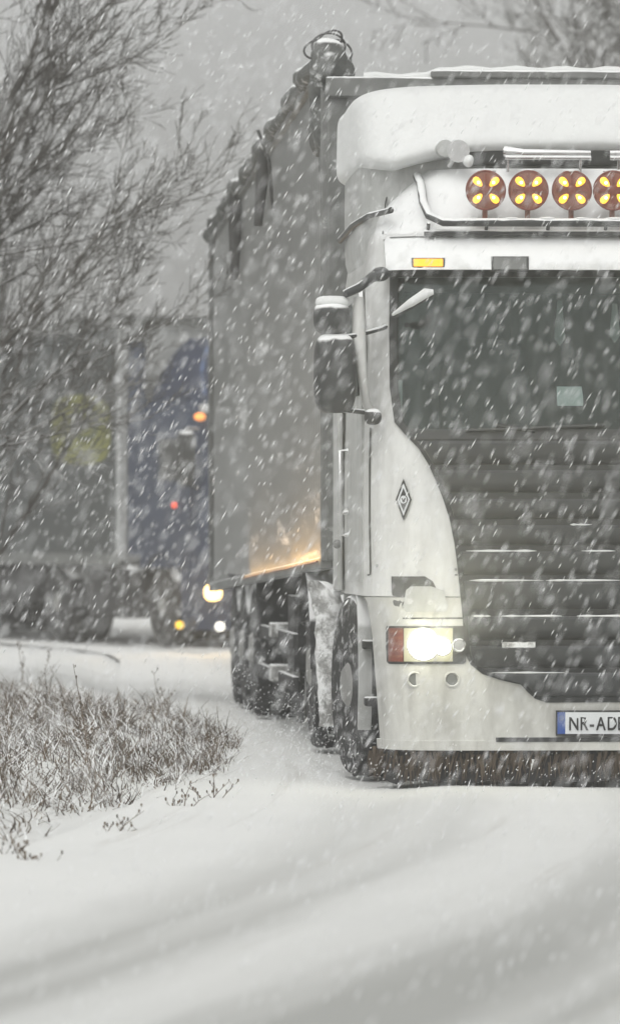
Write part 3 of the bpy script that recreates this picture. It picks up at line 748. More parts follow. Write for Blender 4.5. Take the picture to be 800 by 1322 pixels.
# headlamps (left one in view; twin on the other side)
def headlamp(s):
    hs_ = MB(); CW.panel([(808, 499, 601), (812, 498, 602), (834, 498, 602), (854, 499, 601), (857, 502, 598)], .012, 10, .02, hs_)
    if s < 0: hs_.v = [(-p[0], p[1], p[2]) for p in hs_.v]
    root = hs_.build('headlamp', M['plastic'], truck, 40)
    def sub(rows, off, mat, name, n=4, bv=0):
        m_ = MB(); CW.panel(rows, off, n, .012, m_)
        if s < 0: m_.v = [(-p[0], p[1], p[2]) for p in m_.v]
        return m_.build(name, mat, root, 40, bevel=bv)
    sub([(811, 501, 520), (854, 501, 520)], .020, M['redlens'], 'indicator')
    m_ = MB()
    for i in range(5): CW.panel([(814 + i * 8, 502, 519), (817 + i * 8, 502, 519)], .024, 3, .006, m_)
    if s < 0: m_.v = [(-p[0], p[1], p[2]) for p in m_.v]
    m_.build('indicator_led', M['amber_body'], root, 0)
    for nm, px, py, r_, mt in (('main_beam', 546, 832, .078, M['head']), ('dipped_beam', 571, 835, .042, M['head'])):
        q = CW.on(px, py, .03); q.x *= s; m2 = MB(); m2.lathe([(.01, r_), (-.004, r_), (-.016, r_ * .7), (-.020, .004)], q, 'y', 28); m2.build(nm, mt, root, 50)
        m2 = MB(); m2.tube([q + Vector((r_ * 1.06 * math.cos(t), -.004, r_ * 1.06 * math.sin(t))) for t in [2 * math.pi * i / 28 for i in range(29)]], .005, 6, cap=False); m2.build('lamp_ring', M['chrome'], root, 60)
    sub([(811, 521, 584), (854, 521, 584)], .016, M['head_soft'], 'reflector', 6)
    q = CW.on(592, 833, .02); q.x *= s
    m2 = MB(); m2.lathe([(.0, .036), (-.012, .036), (-.016, .03), (-.008, .026)], q, 'y', 20); m2.build('side_beam', M['chrome'], root, 40)
    li = bpy.data.lights.new('headlamp_light', 'SPOT'); li.energy = 1500; li.color = (1, .97, .76); li.spot_size = R(44); li.spot_blend = .9; li.shadow_soft_size = .08
    lo = bpy.data.objects.new('headlamp_light', li); COL.objects.link(lo); lo.parent = root
    q = CW.on(552, 833, .14); q.x *= s; lo.location = q; lo.rotation_euler = (R(107), 0, R(180))
    li = bpy.data.lights.new('added_bumper_glow', 'POINT'); li.energy = 3.2; li.color = (1, .97, .66); li.shadow_soft_size = .10  # extra point light added ahead of the lamp to brighten the bumper
    l2 = bpy.data.objects.new('added_bumper_glow', li); COL.objects.link(l2); l2.parent = root; l2.location = q + Vector((0, -.20, .03))
    return root
headlamp(1); headlamp(-1)
for s in (1, -1):
    for px in (535, 583):
        q = CW.on(px, 877, .0); q.x *= s
        m2 = MB(); m2.lathe([(.02, .042), (-.012, .042), (-.014, .034), (.0, .03)], q, 'y', 20); fo = m2.build('fog_lamp', M['bumper'], truck, 40)
        m3 = MB(); m3.lathe([(.0, .031), (-.006, .029)], q, 'y', 20); m3.build('lens', M['lens_off'], fo, 40)
    m2 = MB(); CW.panel([(744, 505, 548), (750, 505, 558), (760, 505, 563), (785, 508, 524)], .010, 5, .02, m2)
    if s < 0: m2.v = [(-p[0], p[1], p[2]) for p in m2.v]
    m2.build('corner_vent', M['plastic'], truck, 40)
    m2 = MB(); CW.panel([(757, 530, 556), (762, 524, 572), (784, 520, 578), (790, 524, 576)], .022, 5, .02, m2)
    if s < 0: m2.v = [(-p[0], p[1], p[2]) for p in m2.v]
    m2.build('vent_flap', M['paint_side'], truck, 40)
    # seam between corner panel and bumper
    m2 = MB(); CW.panel([(797, 492, 600), (799, 492, 600)], .008, 8, .02, m2)
    if s < 0: m2.v = [(-p[0], p[1], p[2]) for p in m2.v]
    m2.build('panel_seam', M['frit'], bumper, 0)
# door, side window, handle, steps, wheel arch (both sides)
for s in (-1, 1):
    d = MB(); X = s * 1.243
    d.add([(X, .42, 1.05), (X, 1.5, 1.05), (X, 1.5, 2.6), (X, .62, 2.6), (X, .42, 2.3)], [(0, 1, 2, 3, 4)])
    d.v = [(p[0] + s * .004, p[1], p[2]) for p in d.v]; base = list(d.v)
    d.add([(p[0] - s * .02, p[1], p[2]) for p in base], [(4, 3, 2, 1, 0)] + []); 
    d.f += [(i, (i + 1) % 5, 5 + (i + 1) % 5, 5 + i) for i in range(5)]; d.m += [0] * 5
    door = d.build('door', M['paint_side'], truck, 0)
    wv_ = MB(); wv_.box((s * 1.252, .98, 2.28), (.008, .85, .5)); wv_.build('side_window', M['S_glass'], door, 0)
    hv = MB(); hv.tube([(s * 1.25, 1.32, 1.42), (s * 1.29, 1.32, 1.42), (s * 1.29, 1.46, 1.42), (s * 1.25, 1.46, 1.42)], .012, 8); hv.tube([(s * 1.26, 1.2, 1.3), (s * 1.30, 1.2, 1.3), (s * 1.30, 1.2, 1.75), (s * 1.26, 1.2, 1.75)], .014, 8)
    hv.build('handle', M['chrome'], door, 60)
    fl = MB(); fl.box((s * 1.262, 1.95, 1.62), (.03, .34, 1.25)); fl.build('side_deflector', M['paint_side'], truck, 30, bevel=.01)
    mk = MB(); mk.blob((s * 1.285, 1.7, 1.25), (.02, .05, .025), 1, 0, 1, .7, 12, 8); mk.build('side_marker', M['lens_off'], truck, 60)
    # arch: curved band over the wheel
    ar = MB(); A_ = []
    for i in range(19):
        t = R(-28 + i * 220 / 18); rr = .60
        A_.append([Vector((s * 1.235, 1.40 - rr * math.cos(t), .56 + rr * .98 * math.sin(t))), Vector((s * 1.165, 1.40 - rr * math.cos(t), .56 + rr * .98 * math.sin(t)))])
    ar.slab(A_, lambda p: Vector((p.x, 1.4 + (p.y - 1.4) * 1.07, .56 + (p.z - .56) * 1.07)))
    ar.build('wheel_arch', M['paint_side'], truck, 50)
    ar = MB(); A_ = []
    for i in range(15):
        t = R(8 + i * 164 / 14); A_.append([Vector((s * 1.16, 1.40 - .6 * math.cos(t), .56 + .58 * math.sin(t))), Vector((s * .8, 1.40 - .6 * math.cos(t), .56 + .58 * math.sin(t)))])
    ar.slab(A_, lambda p: Vector((p.x, 1.4 + (p.y - 1.4) * 1.04, .56 + (p.z - .56) * 1.04))); ar.build('mudguard', M['chassis'], truck, 50)
    stp = MB(); stp.box((s * 1.10, .68, .42), (.22, .12, .05)); stp.box((s * 1.12, .70, .72), (.2, .12, .05)); stp.box((s * 1.03, .75, .6), (.05, .05, .7)); stp.build('cab_step', M['chassis'], truck, 30, bevel=.01)
    wheel(truck, s * 1.09, 1.40, .49, .50, .32, s, steer=R(8))
# snow-caked rear flap of the front wheel
def caked_flap(s):
    L0 = [(750, 399), (770, 403), (800, 409), (850, 408), (900, 411), (936, 412)]; R0 = [(750, 424), (758, 438), (790, 449), (850, 447), (900, 446), (936, 448)]
    rows = []
    for i in range(23):
        py = lerp(749, 938, i / 22); a = interp(py, L0); b_ = interp(py, R0); row = []
        for j in range(9):
            p = WF.pt(lerp(a, b_, j / 8), py, 2.05); edge = (j in (0, 8)) or (i in (0, 22))
            nn = mnoise.noise(p * 14) * .014
            p.x += nn if edge else 0; p.z += nn if i in (0, 22) else 0
            p.y = 2.05 + .02 * mnoise.noise(p * 9) - .05 * math.sin(math.pi * j / 8) + .12 * (1 - i / 22) ** 3
            p.x *= s; row.append(p)
        rows.append(row)
    m_ = MB(); m_.slab(rows, lambda p: Vector((p.x, p.y + .05, p.z))); return m_.build('mudflap', M['caked'], truck, 60)
caked_flap(1); caked_flap(-1)
# mirrors
def mirrors(s):
    def P(px, py, yl): q = WF.pt(px, py, yl); q.x *= s; return q
    arm = MB(); arm.tube([P(462, 384, .12), P(463, 430, .10), P(467, 480, .12), P(472, 520, .18), P(482, 540, .25)], [.030, .036, .026, .022, .03], 10)
    root = arm.build('mirror_arm', M['paint'], truck, 60)
    arm = MB(); arm.tube([P(445, 380, .05), P(462, 372, .08), P(480, 358, .15), P(502, 352, .3)], [.02, .024, .028, .022], 8); arm.blob(P(490, 354, .2), (.05, .06, .035), 4, .3, 12, 1, 14, 10); arm.build('upper_bracket', M['slatd'], root, 60)
    arm = MB(); arm.tube([P(432, 436, .10), P(460, 433, .08), P(492, 424, .2), P(506, 418, .4)], .013, 8); arm.build('lower_bracket', M['plastic'], root, 60)
    sn_ = MB(); sn_.tube([P(443, 376, .05), P(462, 368, .08), P(480, 354, .15), P(492, 348, .25)], [.006, .011, .010, .005], 8); sn_.build('arm_snow', M['snow'], root, 70)
    h1 = MB(); h1.blob(P(432, 482, .12), (.108, .10, .205), 1, .01, 1, .5, 28, 18); h1.build('mirror_housing', M['plastic'], root, 60)
    h2 = MB(); h2.blob(P(428, 410, .12), (.095, .10, .095), 2, .02, 1, .8, 28, 18); o2 = h2.build('wide_mirror', M['plastic'], root, 60)
    h3 = MB(); h3.blob(P(429, 390, .12), (.092, .09, .035), 5, .15, 4, .7, 24, 12); h3.build('mirror_snow', M['snow'], o2, 70)
    k = MB(); k.blob(P(481, 538, .12), (.045, .05, .042), 1, .02, 1, .8, 16, 12); k.tube([P(440, 528, .12), P(470, 532, .14)], .014, 8); k.build('pivot', M['plastic'], root, 60)
    fm = MB(); fm.tube([P(508, 408, .12), P(530, 394, -.02), P(550, 381, -.06), P(558, 379, -.06)], [.012, .02, .024, .018], 10); fo = fm.build('front_mirror', M['plastic'], truck, 60)
    fs_ = MB(); fs_.tube([P(507, 406, .10), P(530, 391, -.04), P(550, 378, -.08), P(559, 377, -.08)], [.008, .022, .026, .014], 10); fs_.build('mirror_snow', M['snow'], fo, 70)
mirrors(1); mirrors(-1)
# chassis, tank, drive axle
ch = MB()
for s in (-1, 1): ch.box((s * .42, 3.4, .88), (.08, 6.6, .26))
for y_ in (1.2, 2.6, 4.0, 5.6): ch.box((0, y_, .86), (.8, .1, .2))
ch.box((0, 1.4, .5), (1.9, .14, .14)); ch.box((0, 5.2, .52), (1.6, .2, .2)); ch.box((0, 1.0, .75), (1.5, 1.2, .4))
ch.build('chassis', M['chassis'], truck, 30)
for s in (-1, 1):
    tk = MB(); tk.blob((s * .92, 3.35, .66), (.30, .80, .30), 1, 0, 1, .35, 32, 16); tk.build('fuel_tank', M['chassis'], truck, 50)
    wheel(truck, s * 1.06, 5.2, .50, .50, .28, s, dual=True)
    mg = MB(); A_ = []
    for i in range(15):
        t = R(i * 180 / 14); A_.append([Vector((s * 1.24, 5.2 - .6 * math.cos(t), .5 + .58 * math.sin(t))), Vector((s * .6, 5.2 - .6 * math.cos(t), .5 + .58 * math.sin(t)))])
    mg.slab(A_, lambda p: Vector((p.x, 5.2 + (p.y - 5.2) * 1.03, .5 + (p.z - .5) * 1.03))); mg.build('mudguard', M['chassis'], truck, 50)
# --- trailer body, pitched slightly (it stands lower at its tail)
TY0, TY1 = 3.6, 17.5
def sh(p): return (p[0], p[1], p[2] - .0185 * (p[1] - TY0))
def shv(p): return Vector(sh(p))
HX = 1.20
tb = MB(); rows = []
ny = 700
for zi, z in enumerate((1.15, 1.3, 1.8, 2.4, 3.0, 3.6, 4.02)):
    rows.append([shv((-HX - .005 * (1 if (j % 10) in (2, 3, 4, 5) else 0), lerp(TY0 + .02, TY1 - .02, j / ny), z)) for j in range(ny + 1)])
tb.grid(rows); tb.grid([[Vector((-p.x, p.y, p.z)) for p in r] for r in rows])
tb.grid([[shv((-HX, TY1 - .02, z)), shv((HX, TY1 - .02, z))] for z in (1.15, 4.02)])
tb.grid([[shv((-HX, y_, 1.15)), shv((HX, y_, 1.15))] for y_ in (TY0 + .02, TY1 - .02)])
tb.grid([[shv((-HX, y_, 3.86)), shv((HX, y_, 3.86))] for y_ in (TY0 + .02, TY1 - .02)])
trailer = tb.build('trailer_body', M['alu'], truck, 25)
fw = MB(); fw.box((0, TY0, 2.52), (2 * HX + .02, .06, 2.74), shear=sh); fw.build('front_wall', M['wallf'], trailer, 30, bevel=.01)
fwr = MB(); fwr.box((0, TY0 - .02, 3.90), (2 * HX + .04, .12, .12), shear=sh); fwr.box((.32, TY0 - .03, 3.975), (1.86, .14, .05), shear=sh)
fwr.build('front_rail', M['rail'], trailer, 30, bevel=.012)
fws = MB()
fws.tube([sh((x, TY0 - .03, 3.965 if x < -.62 else 4.005)) for x in np.linspace(-1.0, 1.15, 30)], [.022 + .008 * math.sin(i * 1.7) for i in range(30)], 8); fws.build('rail_snow', M['snow'], trailer, 70)
br_ = MB()
for s in (-1, 1):
    br_.box((s * (HX + .01), (TY0 + TY1) / 2, 1.14), (.07, TY1 - TY0, .07), shear=sh); br_.box((s * (HX + .01), (TY0 + TY1) / 2, 4.05), (.07, TY1 - TY0, .06), shear=sh)
    br_.box((s * (HX - .0), TY0 + .03, 2.6), (.09, .10, 2.9), shear=sh); br_.box((s * HX, TY1, 2.6), (.09, .10, 2.9), shear=sh)
br_.build('side_rails', M['rail'], trailer, 30, bevel=.008)
# rolled tarp along the top, its lumpy front end and wire loops
tp = MB(); rr = random.Random(8); pts = []; rad = []
for i in range(60):
    y_ = lerp(TY0, TY1, i / 59); pts.append(shv((-HX - .03 + .02 * math.sin(i * .9), y_, 4.10 + .01 * math.sin(i * 2.1)))); rad.append(.055 + .012 * math.sin(i * 1.3) + .01 * rr.random())
tp.tube(pts, rad, 10)
p = WF.pt(428, 84, TY0 + .1); tp.blob(p, (.125, .18, .13), 3, .45, 7, .8, 32, 20)
tp.blob(WF.pt(424, 120, TY0 + .12), (.11, .16, .16), 5, .5, 8, .8, 32, 20)
tp.blob(WF.pt(418, 160, TY0 + .35), (.07, .30, .22), 6, .5, 6, .8, 32, 20)
tp.blob(WF.pt(428, 205, TY0 + .12), (.06, .12, .26), 9, .5, 8, .8, 32, 20)
tp.blob(WF.pt(432, 300, TY0 + .12), (.035, .09, .35), 10, .6, 8, .8, 32, 20)
tarp = tp.build('rolled_tarp', M['tarp'], trailer, 60)
tt = MB(); tt.tube([pts[i] + Vector((s_, 0, 0)) for i in range(0, 60) for s_ in (0,)][1:], .003, 4)
for k, (px, py, rx, rz_, tl) in enumerate(((411, 64, .085, .060, .3), (438, 66, .075, .065, -.3), (424, 60, .10, .075, .1), (426, 52, .07, .05, .6))):
    wm = MB(); c = WF.pt(px, py, TY0 + .08)
    wm.tube([c + Vector((rx * math.cos(t), .05 * math.sin(t + k), rz_ * math.sin(t) + tl * rx * math.cos(t) * .4)) for t in [2 * math.pi * i / 28 for i in range(29)]], .0065, 6, cap=False)
    wm.build('wire_loop', M['wire'], trailer, 60)
tw = MB(); tw.blob(WF.pt(427, 68, TY0 + .02), (.08, .08, .035), 3, .35, 9, .8, 20, 12); tw.build('tarp_snow', M['snow'], trailer, 60)
for s in (-1, 1):
    tpe = MB(); tpe.tube([shv((s * (HX + .055), y_, 1.15)) for y_ in np.linspace(3.8, 12.0, 12)], .006, 6); to_ = tpe.build('added_light_strip', M['amber_body'], trailer, 60)  # strip added to carry the warm wash lights, no known lamp
    if s < 0:
        for (ya, yb, en) in ((3.75, 7.0, 13), (7.0, 12.0, 11)):
            li = bpy.data.lights.new('added_warm_wash', 'AREA'); li.shape = 'RECTANGLE'; li.size = yb - ya; li.size_y = .05; li.energy = en; li.color = (1, .58, .20)  # added area light, throws a warm band on the lower trailer side
            lo = bpy.data.objects.new('added_warm_wash', li); COL.objects.link(lo); lo.parent = to_
            q = shv((-(HX + .13), (ya + yb) / 2, 1.17)); lo.location = q
            dvec = Vector((.45, 0, 1)).normalized(); yax = Vector((0, 1, -.0185)).normalized()
            zax = -dvec; xax = yax; yy = zax.cross(xax)
            from mathutils import Matrix
            lo.rotation_euler = Matrix((xax, yy, zax)).transposed().to_euler()
# dark uprights on the side
def side_y(px):   # local y where the trailer's left side shows at column px
    lo, hi = TY0, TY1
    for _ in range(30):
        m_ = (lo + hi) / 2
        X = WF.X0 - (HX + .06) * WF.c - m_ * WF.s; Y = WF.Y0 - (HX + .06) * WF.s + m_ * WF.c
        if 400 + FPX * X / Y > px: lo = m_
        else: hi = m_
    return lo
for (pa, ya, pb, yb, r_) in ((304, 233, 303, 362, .045), (343, 176, 333, 292, .04), (333, 168, 347, 205, .012), (347, 205, 352, 270, .012)):
    y_ = side_y((pa + pb) / 2); a = WF.pt(pa, ya, y_); b_ = WF.pt(pb, yb, y_)
    u = MB(); u.tube([a, (a + b_) / 2, b_], [r_, r_ * 1.1, r_ * .7], 8); u.build('tarp_pole' if r_ > .02 else 'tension_rod', M['pole'], trailer, 50)
# trailer running gear
cg = MB()
for s in (-1, 1): cg.box((s * .5, 10.6, .98), (.1, 12.5, .28), shear=sh)
for y_ in (11.6, 12.95, 14.3): cg.box((0, y_, .5), (1.9, .13, .13)); cg.box((-.5, y_, .62), (.12, .8, .14)); cg.box((.5, y_, .62), (.12, .8, .14))
for s in (-1, 1): cg.box((s * .72, 6.6, .66), (.12, .12, .8)); cg.box((s * .72, 6.6, .24), (.25, .25, .03))
cg.build('trailer_frame', M['chassis'], truck, 30, bevel=.006)
for s in (-1, 1):
    for y_ in (11.6, 12.95, 14.3): wheel(truck, s * 1.02, y_, .49, .50, .36, s)
    mg = MB(); mg.box((s * 1.02, 12.95, 1.0), (.38, 3.9, .03)); mg.box((s * 1.02, 11.0, .80), (.38, .03, .4)); mg.build('mudguard', M['chassis'], truck, 30)
# ladder-like side step, two snow-topped treads
st = MB(); a0 = WF.pt(350, 812, 8.9)
for s in (1, -1):
    for (pa, pb, ya, yb) in ((350, 386, 804, 823), (350, 386, 858, 880)):
        st = MB(); A = WF.pt(pa, ya, 8.9); B = WF.pt(pb, yb, 8.9)
        st.box((s * (A.x + B.x) / 2, 9.0, (A.z + B.z) / 2), (abs(B.x - A.x), .35, abs(A.z - B.z)))
        st.build('side_step', M['caked'], truck, 30, bevel=.012)
    sg = MB()
    A = WF.pt(391, 790, 8.6); B = WF.pt(391, 935, 8.6); sg.box((s * A.x, 8.9, (A.z + B.z) / 2), (.05, .06, A.z - B.z))
    sg.box((s * -1.16, 9.2, .62), (.04, 4.0, .1)); sg.box((s * -1.16, 9.2, .34), (.04, 4.0, .1)); sg.box((s * -.95, 7.9, .66), (.4, .7, .5))
    sg.build('side_guard', M['chassis'], truck, 30, bevel=.008)
nl = MB(); q = WF.pt(436, 702, 3.3); nl.blob(q, (.018, .02, .018), 1, 0, 1, 1, 12, 8); nl.build('corner_light', M['white_far'], truck, 60)

# ================================================================== BLUE LORRY
BY = R(23)
BF = Frame(-.11, 64.5, BY)
bt = empty('truck', (-.11, 64.5, 0), BY)
tag(bt, 'dark blue lorry with dark curtain side trailer and yellow emblem, fading in the snow behind', 'truck')
CB = Cab(BF, front=[(.0, .06), (.4, .0), (1.6, .0), (2.8, .28), (2.95, .30), (3.3, .7), (3.7, 1.25), (3.8, 1.6)],
         half=[(0, 1.2), (.5, 1.24), (2.8, 1.22), (3.1, 1.10), (3.4, .95), (3.6, .80), (3.8, .55)], rad=[(0, .22), (2.8, .24), (3.8, .25)])
bcab = cab_shell(CB, [.95, 1.3, 1.6, 1.8, 2.0, 2.4, 2.75, 2.9, 3.0], 2.1, None, 0, 'cab', M['blue'], bt)
def bpanel(rows, off, mat, name, par=bt, n=8, depth=.03, sm=40):
    """rows (z, xa, xb)"""
    g = [[CB.at(lerp(a, b_, j / n), z, off) for j in range(n + 1)] for z, a, b_ in rows]
    m_ = MB(); m_.slab(g, lambda p: Vector((p.x, p.y + depth, p.z))); return m_.build(name, mat, par, sm)
bpanel([(1.75, -1.1, 1.1), (2.1, -1.1, 1.1), (2.65, -1.08, 1.08)], .015, M['frit'], 'windscreen', n=16)
bpanel([(.75, -.85, .85), (1.2, -.95, .95), (1.62, -.95, .95)], .015, M['plastic'], 'grille', n=12)
for z in (.85, 1.0, 1.15, 1.3, 1.45): bpanel([(z, -.85, .85), (z + .03, -.85, .85)], .05, M['rail'], 'slat', n=12)
bpanel([(2.80, -1.15, 1.15), (2.90, -1.15, 1.15)], .16, M['trl_white'], 'sun_visor', n=12, depth=.1)
# roof deflector
df = MB(); g = []
for z in (2.95, 3.1, 3.3, 3.5, 3.65, 3.74):
    wd = interp(z, CB.half); r = [Vector((-wd, 2.0, z)), Vector((-wd, 1.6, z))] + [CB.at(wd * u, z) for u in (-1, -.96, -.9, -.8, -.4, 0, .4, .8, .9, .96, 1)] + [Vector((wd, 1.6, z)), Vector((wd, 2.0, z))]
    g.append(r)
df.grid(g); df.add(g[-1], [tuple(range(len(g[-1])))]); defl = df.build('roof_deflector', M['bluedk'], bt, 40)
bpanel([(3.02, -1.05, 1.05), (3.35, -.92, .92), (3.62, -.70, .70)], .012, M['bluelight'], 'deflector_panel', defl)
bb = MB(); g = []
for z in (.22, .3, .6, .95): 
    wd = interp(z, CB.half); g.append([Vector((-wd, .75, z))] + [CB.at(wd * math.sin(math.pi / 2 * u), z, .01) for u in np.linspace(-1, 1, 30)] + [Vector((wd, .75, z))])
bb.slab(g, lambda p: Vector((p.x * .97, p.y + .04, p.z))); bb.build('bumper', M['blue'], bt, 40)
for s in (-1, 1):
    d = MB(); d.box((s * 1.235, .95, 1.75), (.03, 1.1, 1.6)); dr = d.build('door', M['blue'], bt, 30, bevel=.01)
    d = MB(); d.box((s * 1.255, .95, 2.25), (.012, .9, .5)); d.build('side_window', M['frit'], dr, 30)
    d = MB(); d.blob((s * 1.42, .12, 2.25), (.10, .09, .33), 1, .02, 1, .4, 20, 14); d.tube([(s * 1.2, .3, 2.6), (s * 1.42, .12, 2.6)], .02, 8); d.tube([(s * 1.2, .3, 1.9), (s * 1.42, .12, 1.95)], .02, 8); d.build('mirror', M['plastic'], bt, 60)
    d = MB(); d.box((s * 1.2, 2.3, 2.4), (.03, .5, 2.6)); d.build('side_deflector', M['blue'], bt, 30)
    wheel(bt, s * 1.05, 1.4, .49, .5, .32, s, seg=32); wheel(bt, s * 1.05, 5.1, .5, .5, .28, s, dual=True, seg=32)
    for y_ in (11.3, 12.6, 13.9): wheel(bt, s * 1.03, y_, .5, .5, .36, s, seg=32)
    for y_ in (1.4, 5.1):
        mg = MB(); A_ = []
        for i in range(13):
            t = R(i * 180 / 12); A_.append([Vector((s * 1.25, y_ - .62 * math.cos(t), .5 + .6 * math.sin(t))), Vector((s * .7, y_ - .62 * math.cos(t), .5 + .6 * math.sin(t)))])
        mg.slab(A_, lambda p: Vector((p.x, y_ + (p.y - y_) * 1.05, .5 + (p.z - .5) * 1.05))); mg.build('mudguard', M['chassis'], bt, 50)
    tk = MB(); tk.blob((s * .95, 3.25, .66), (.28, .75, .34), 1, 0, 1, .35, 28, 14); tk.build('fuel_tank', M['chassis'], bt, 50)
    d = MB(); d.box((s * 1.2, 8.2, .70), (.05, 4.6, .42)); d.build('side_skirt', M['chassis'], bt, 30)
def bl(px, py, yl, r, mat, name, sc3=(1, 1, 1)):
    m_ = MB(); m_.blob(BF.pt(px, py, yl), (r * sc3[0], .05, r * sc3[2]), 1, 0, 1, .8, 16, 10); return m_.build(name, mat, bt, 60)
q = CB.on(275, 765, .03); bl(275, 765, q.y, .095, M['warm_head'], 'headlamp', (1.15, 1, 1))
q = CB.on(284, 809, .03); bl(284, 809, q.y, .05, M['white_far'], 'fog_lamp')
m_ = MB(); m_.blob((.88, .02, .66), (.11, .05, .1), 1, 0, 1, .8, 16, 10); m_.build('headlamp', M['warm_head'], bt, 60)
q = CB.on(258, 538, .16); bl(258, 538, q.y, .055, M['amber_far'], 'marker_lamp', (1.2, 1, .8))
bl(226, 652, .9 * 1, .035, M['red_far'], 'side_marker'); bl(232, 807, .55, .045, M['yel_far'], 'side_marker')
li = bpy.data.lights.new('blue_headlamp_light', 'SPOT'); li.energy = 400; li.color = (1, .70, .32); li.spot_size = R(50); li.spot_blend = .6; li.shadow_soft_size = .1
lo = bpy.data.objects.new('headlamp_light', li); COL.objects.link(lo); lo.parent = bt
q = CB.on(277, 765, .30); lo.location = q
wq = Vector((BF.X0 + q.x * BF.c - q.y * BF.s, BF.Y0 + q.x * BF.s + q.y * BF.c, q.z))
tgt = Vector((-.9, 0, 1.6)); dloc = (tgt - wq); dl = Vector((dloc.x * BF.c + dloc.y * BF.s, -dloc.x * BF.s + dloc.y * BF.c, dloc.z))
lo.rotation_euler = dl.to_track_quat('-Z', 'Y').to_euler()
# blue lorry's trailer
b2 = MB()
b2.box((0, 9.4, 2.48), (2.5, 13.4, 2.86)); tbody = b2.build('trailer_body', M['curtain_side'], bt, 30, bevel=.02)
b3 = MB(); b3.box((0, 2.68, 2.45), (2.52, .04, 2.9)); b3.build('front_wall', M['trl_white'], tbody, 30)
b4 = MB()
for s in (-1, 1): b4.box((s * 1.25, 9.4, 3.98), (.08, 13.5, .14)); b4.box((s * 1.25, 9.4, 1.05), (.08, 13.5, .14))
b4.box((0, 2.64, 3.98), (2.56, .08, .13)); b4.build('frame_rails', M['wallf'], tbody, 30)
for s in (-1, 1):
    b5 = MB(); b5.box((s * 1.24, 2.70, 2.5), (.10, .12, 2.9)); b5.build('corner_post', M['trl_white'], tbody, 30)
b6 = MB()
for s in (-1, 1): b6.box((s * .5, 8.5, .9), (.1, 12, .25))
for y_ in (1.4, 5.1, 11.3, 12.6, 13.9): b6.box((0, y_, .5), (1.9, .14, .14))
b6.box((0, 1.2, .7), (1.5, 1.6, .4)); b6.build('chassis', M['chassis'], bt, 30)
def bside(px):
    lo_, hi_ = 2.7, 16
    for _ in range(30):
        m_ = (lo_ + hi_) / 2; X = BF.X0 - 1.26 * BF.c - m_ * BF.s; Y = BF.Y0 - 1.26 * BF.s + m_ * BF.c
        if 400 + FPX * X / Y > px: lo_ = m_
        else: hi_ = m_
    return lo_
def sidepatch(pts, off, mat, name, par):
    P = []
    for px, py in pts:
        y_ = bside(px); q = BF.pt(px, py, y_); P.append(Vector((-1.25 - off, y_, q.z)))
    n = len(P); m_ = MB(); m_.add(P + [p + Vector((.008, 0, 0)) for p in P], [tuple(range(n)), tuple(range(2 * n - 1, n - 1, -1))] + [(i, (i + 1) % n, n + (i + 1) % n, n + i) for i in range(n)])
    return m_.build(name, mat, par, 0)
e = sidepatch([(104 + 38 * math.copysign(abs(math.cos(t)) ** .6, math.cos(t)), 555 + 45 * math.copysign(abs(math.sin(t)) ** .6, math.sin(t))) for t in [2 * math.pi * i / 32 for i in range(32)]], .004, M['yellow'], 'emblem', tbody)
def ringpatch(cx, cy, r0, r1, off, mat, name, par, a0=0, a1=360):
    P = []; n = 24
    for i in range(n + 1):
        t = R(lerp(a0, a1, i / n))
        for r_ in (r0, r1):
            px, py = cx + r_ * .8 * math.cos(t), cy + r_ * math.sin(t); y_ = bside(px); q = BF.pt(px, py, y_); P.append(Vector((-1.25 - off, y_, q.z)))
    m_ = MB(); m_.add(P, [(2 * i, 2 * i + 1, 2 * i + 3, 2 * i + 2) for i in range(n)]); return m_.build(name, mat, par, 0)
ringpatch(110, 548, 15, 22, .010, M['green'], 'emblem_ring', e); ringpatch(110, 548, 0, 7, .010, M['green'], 'emblem_dot', e)

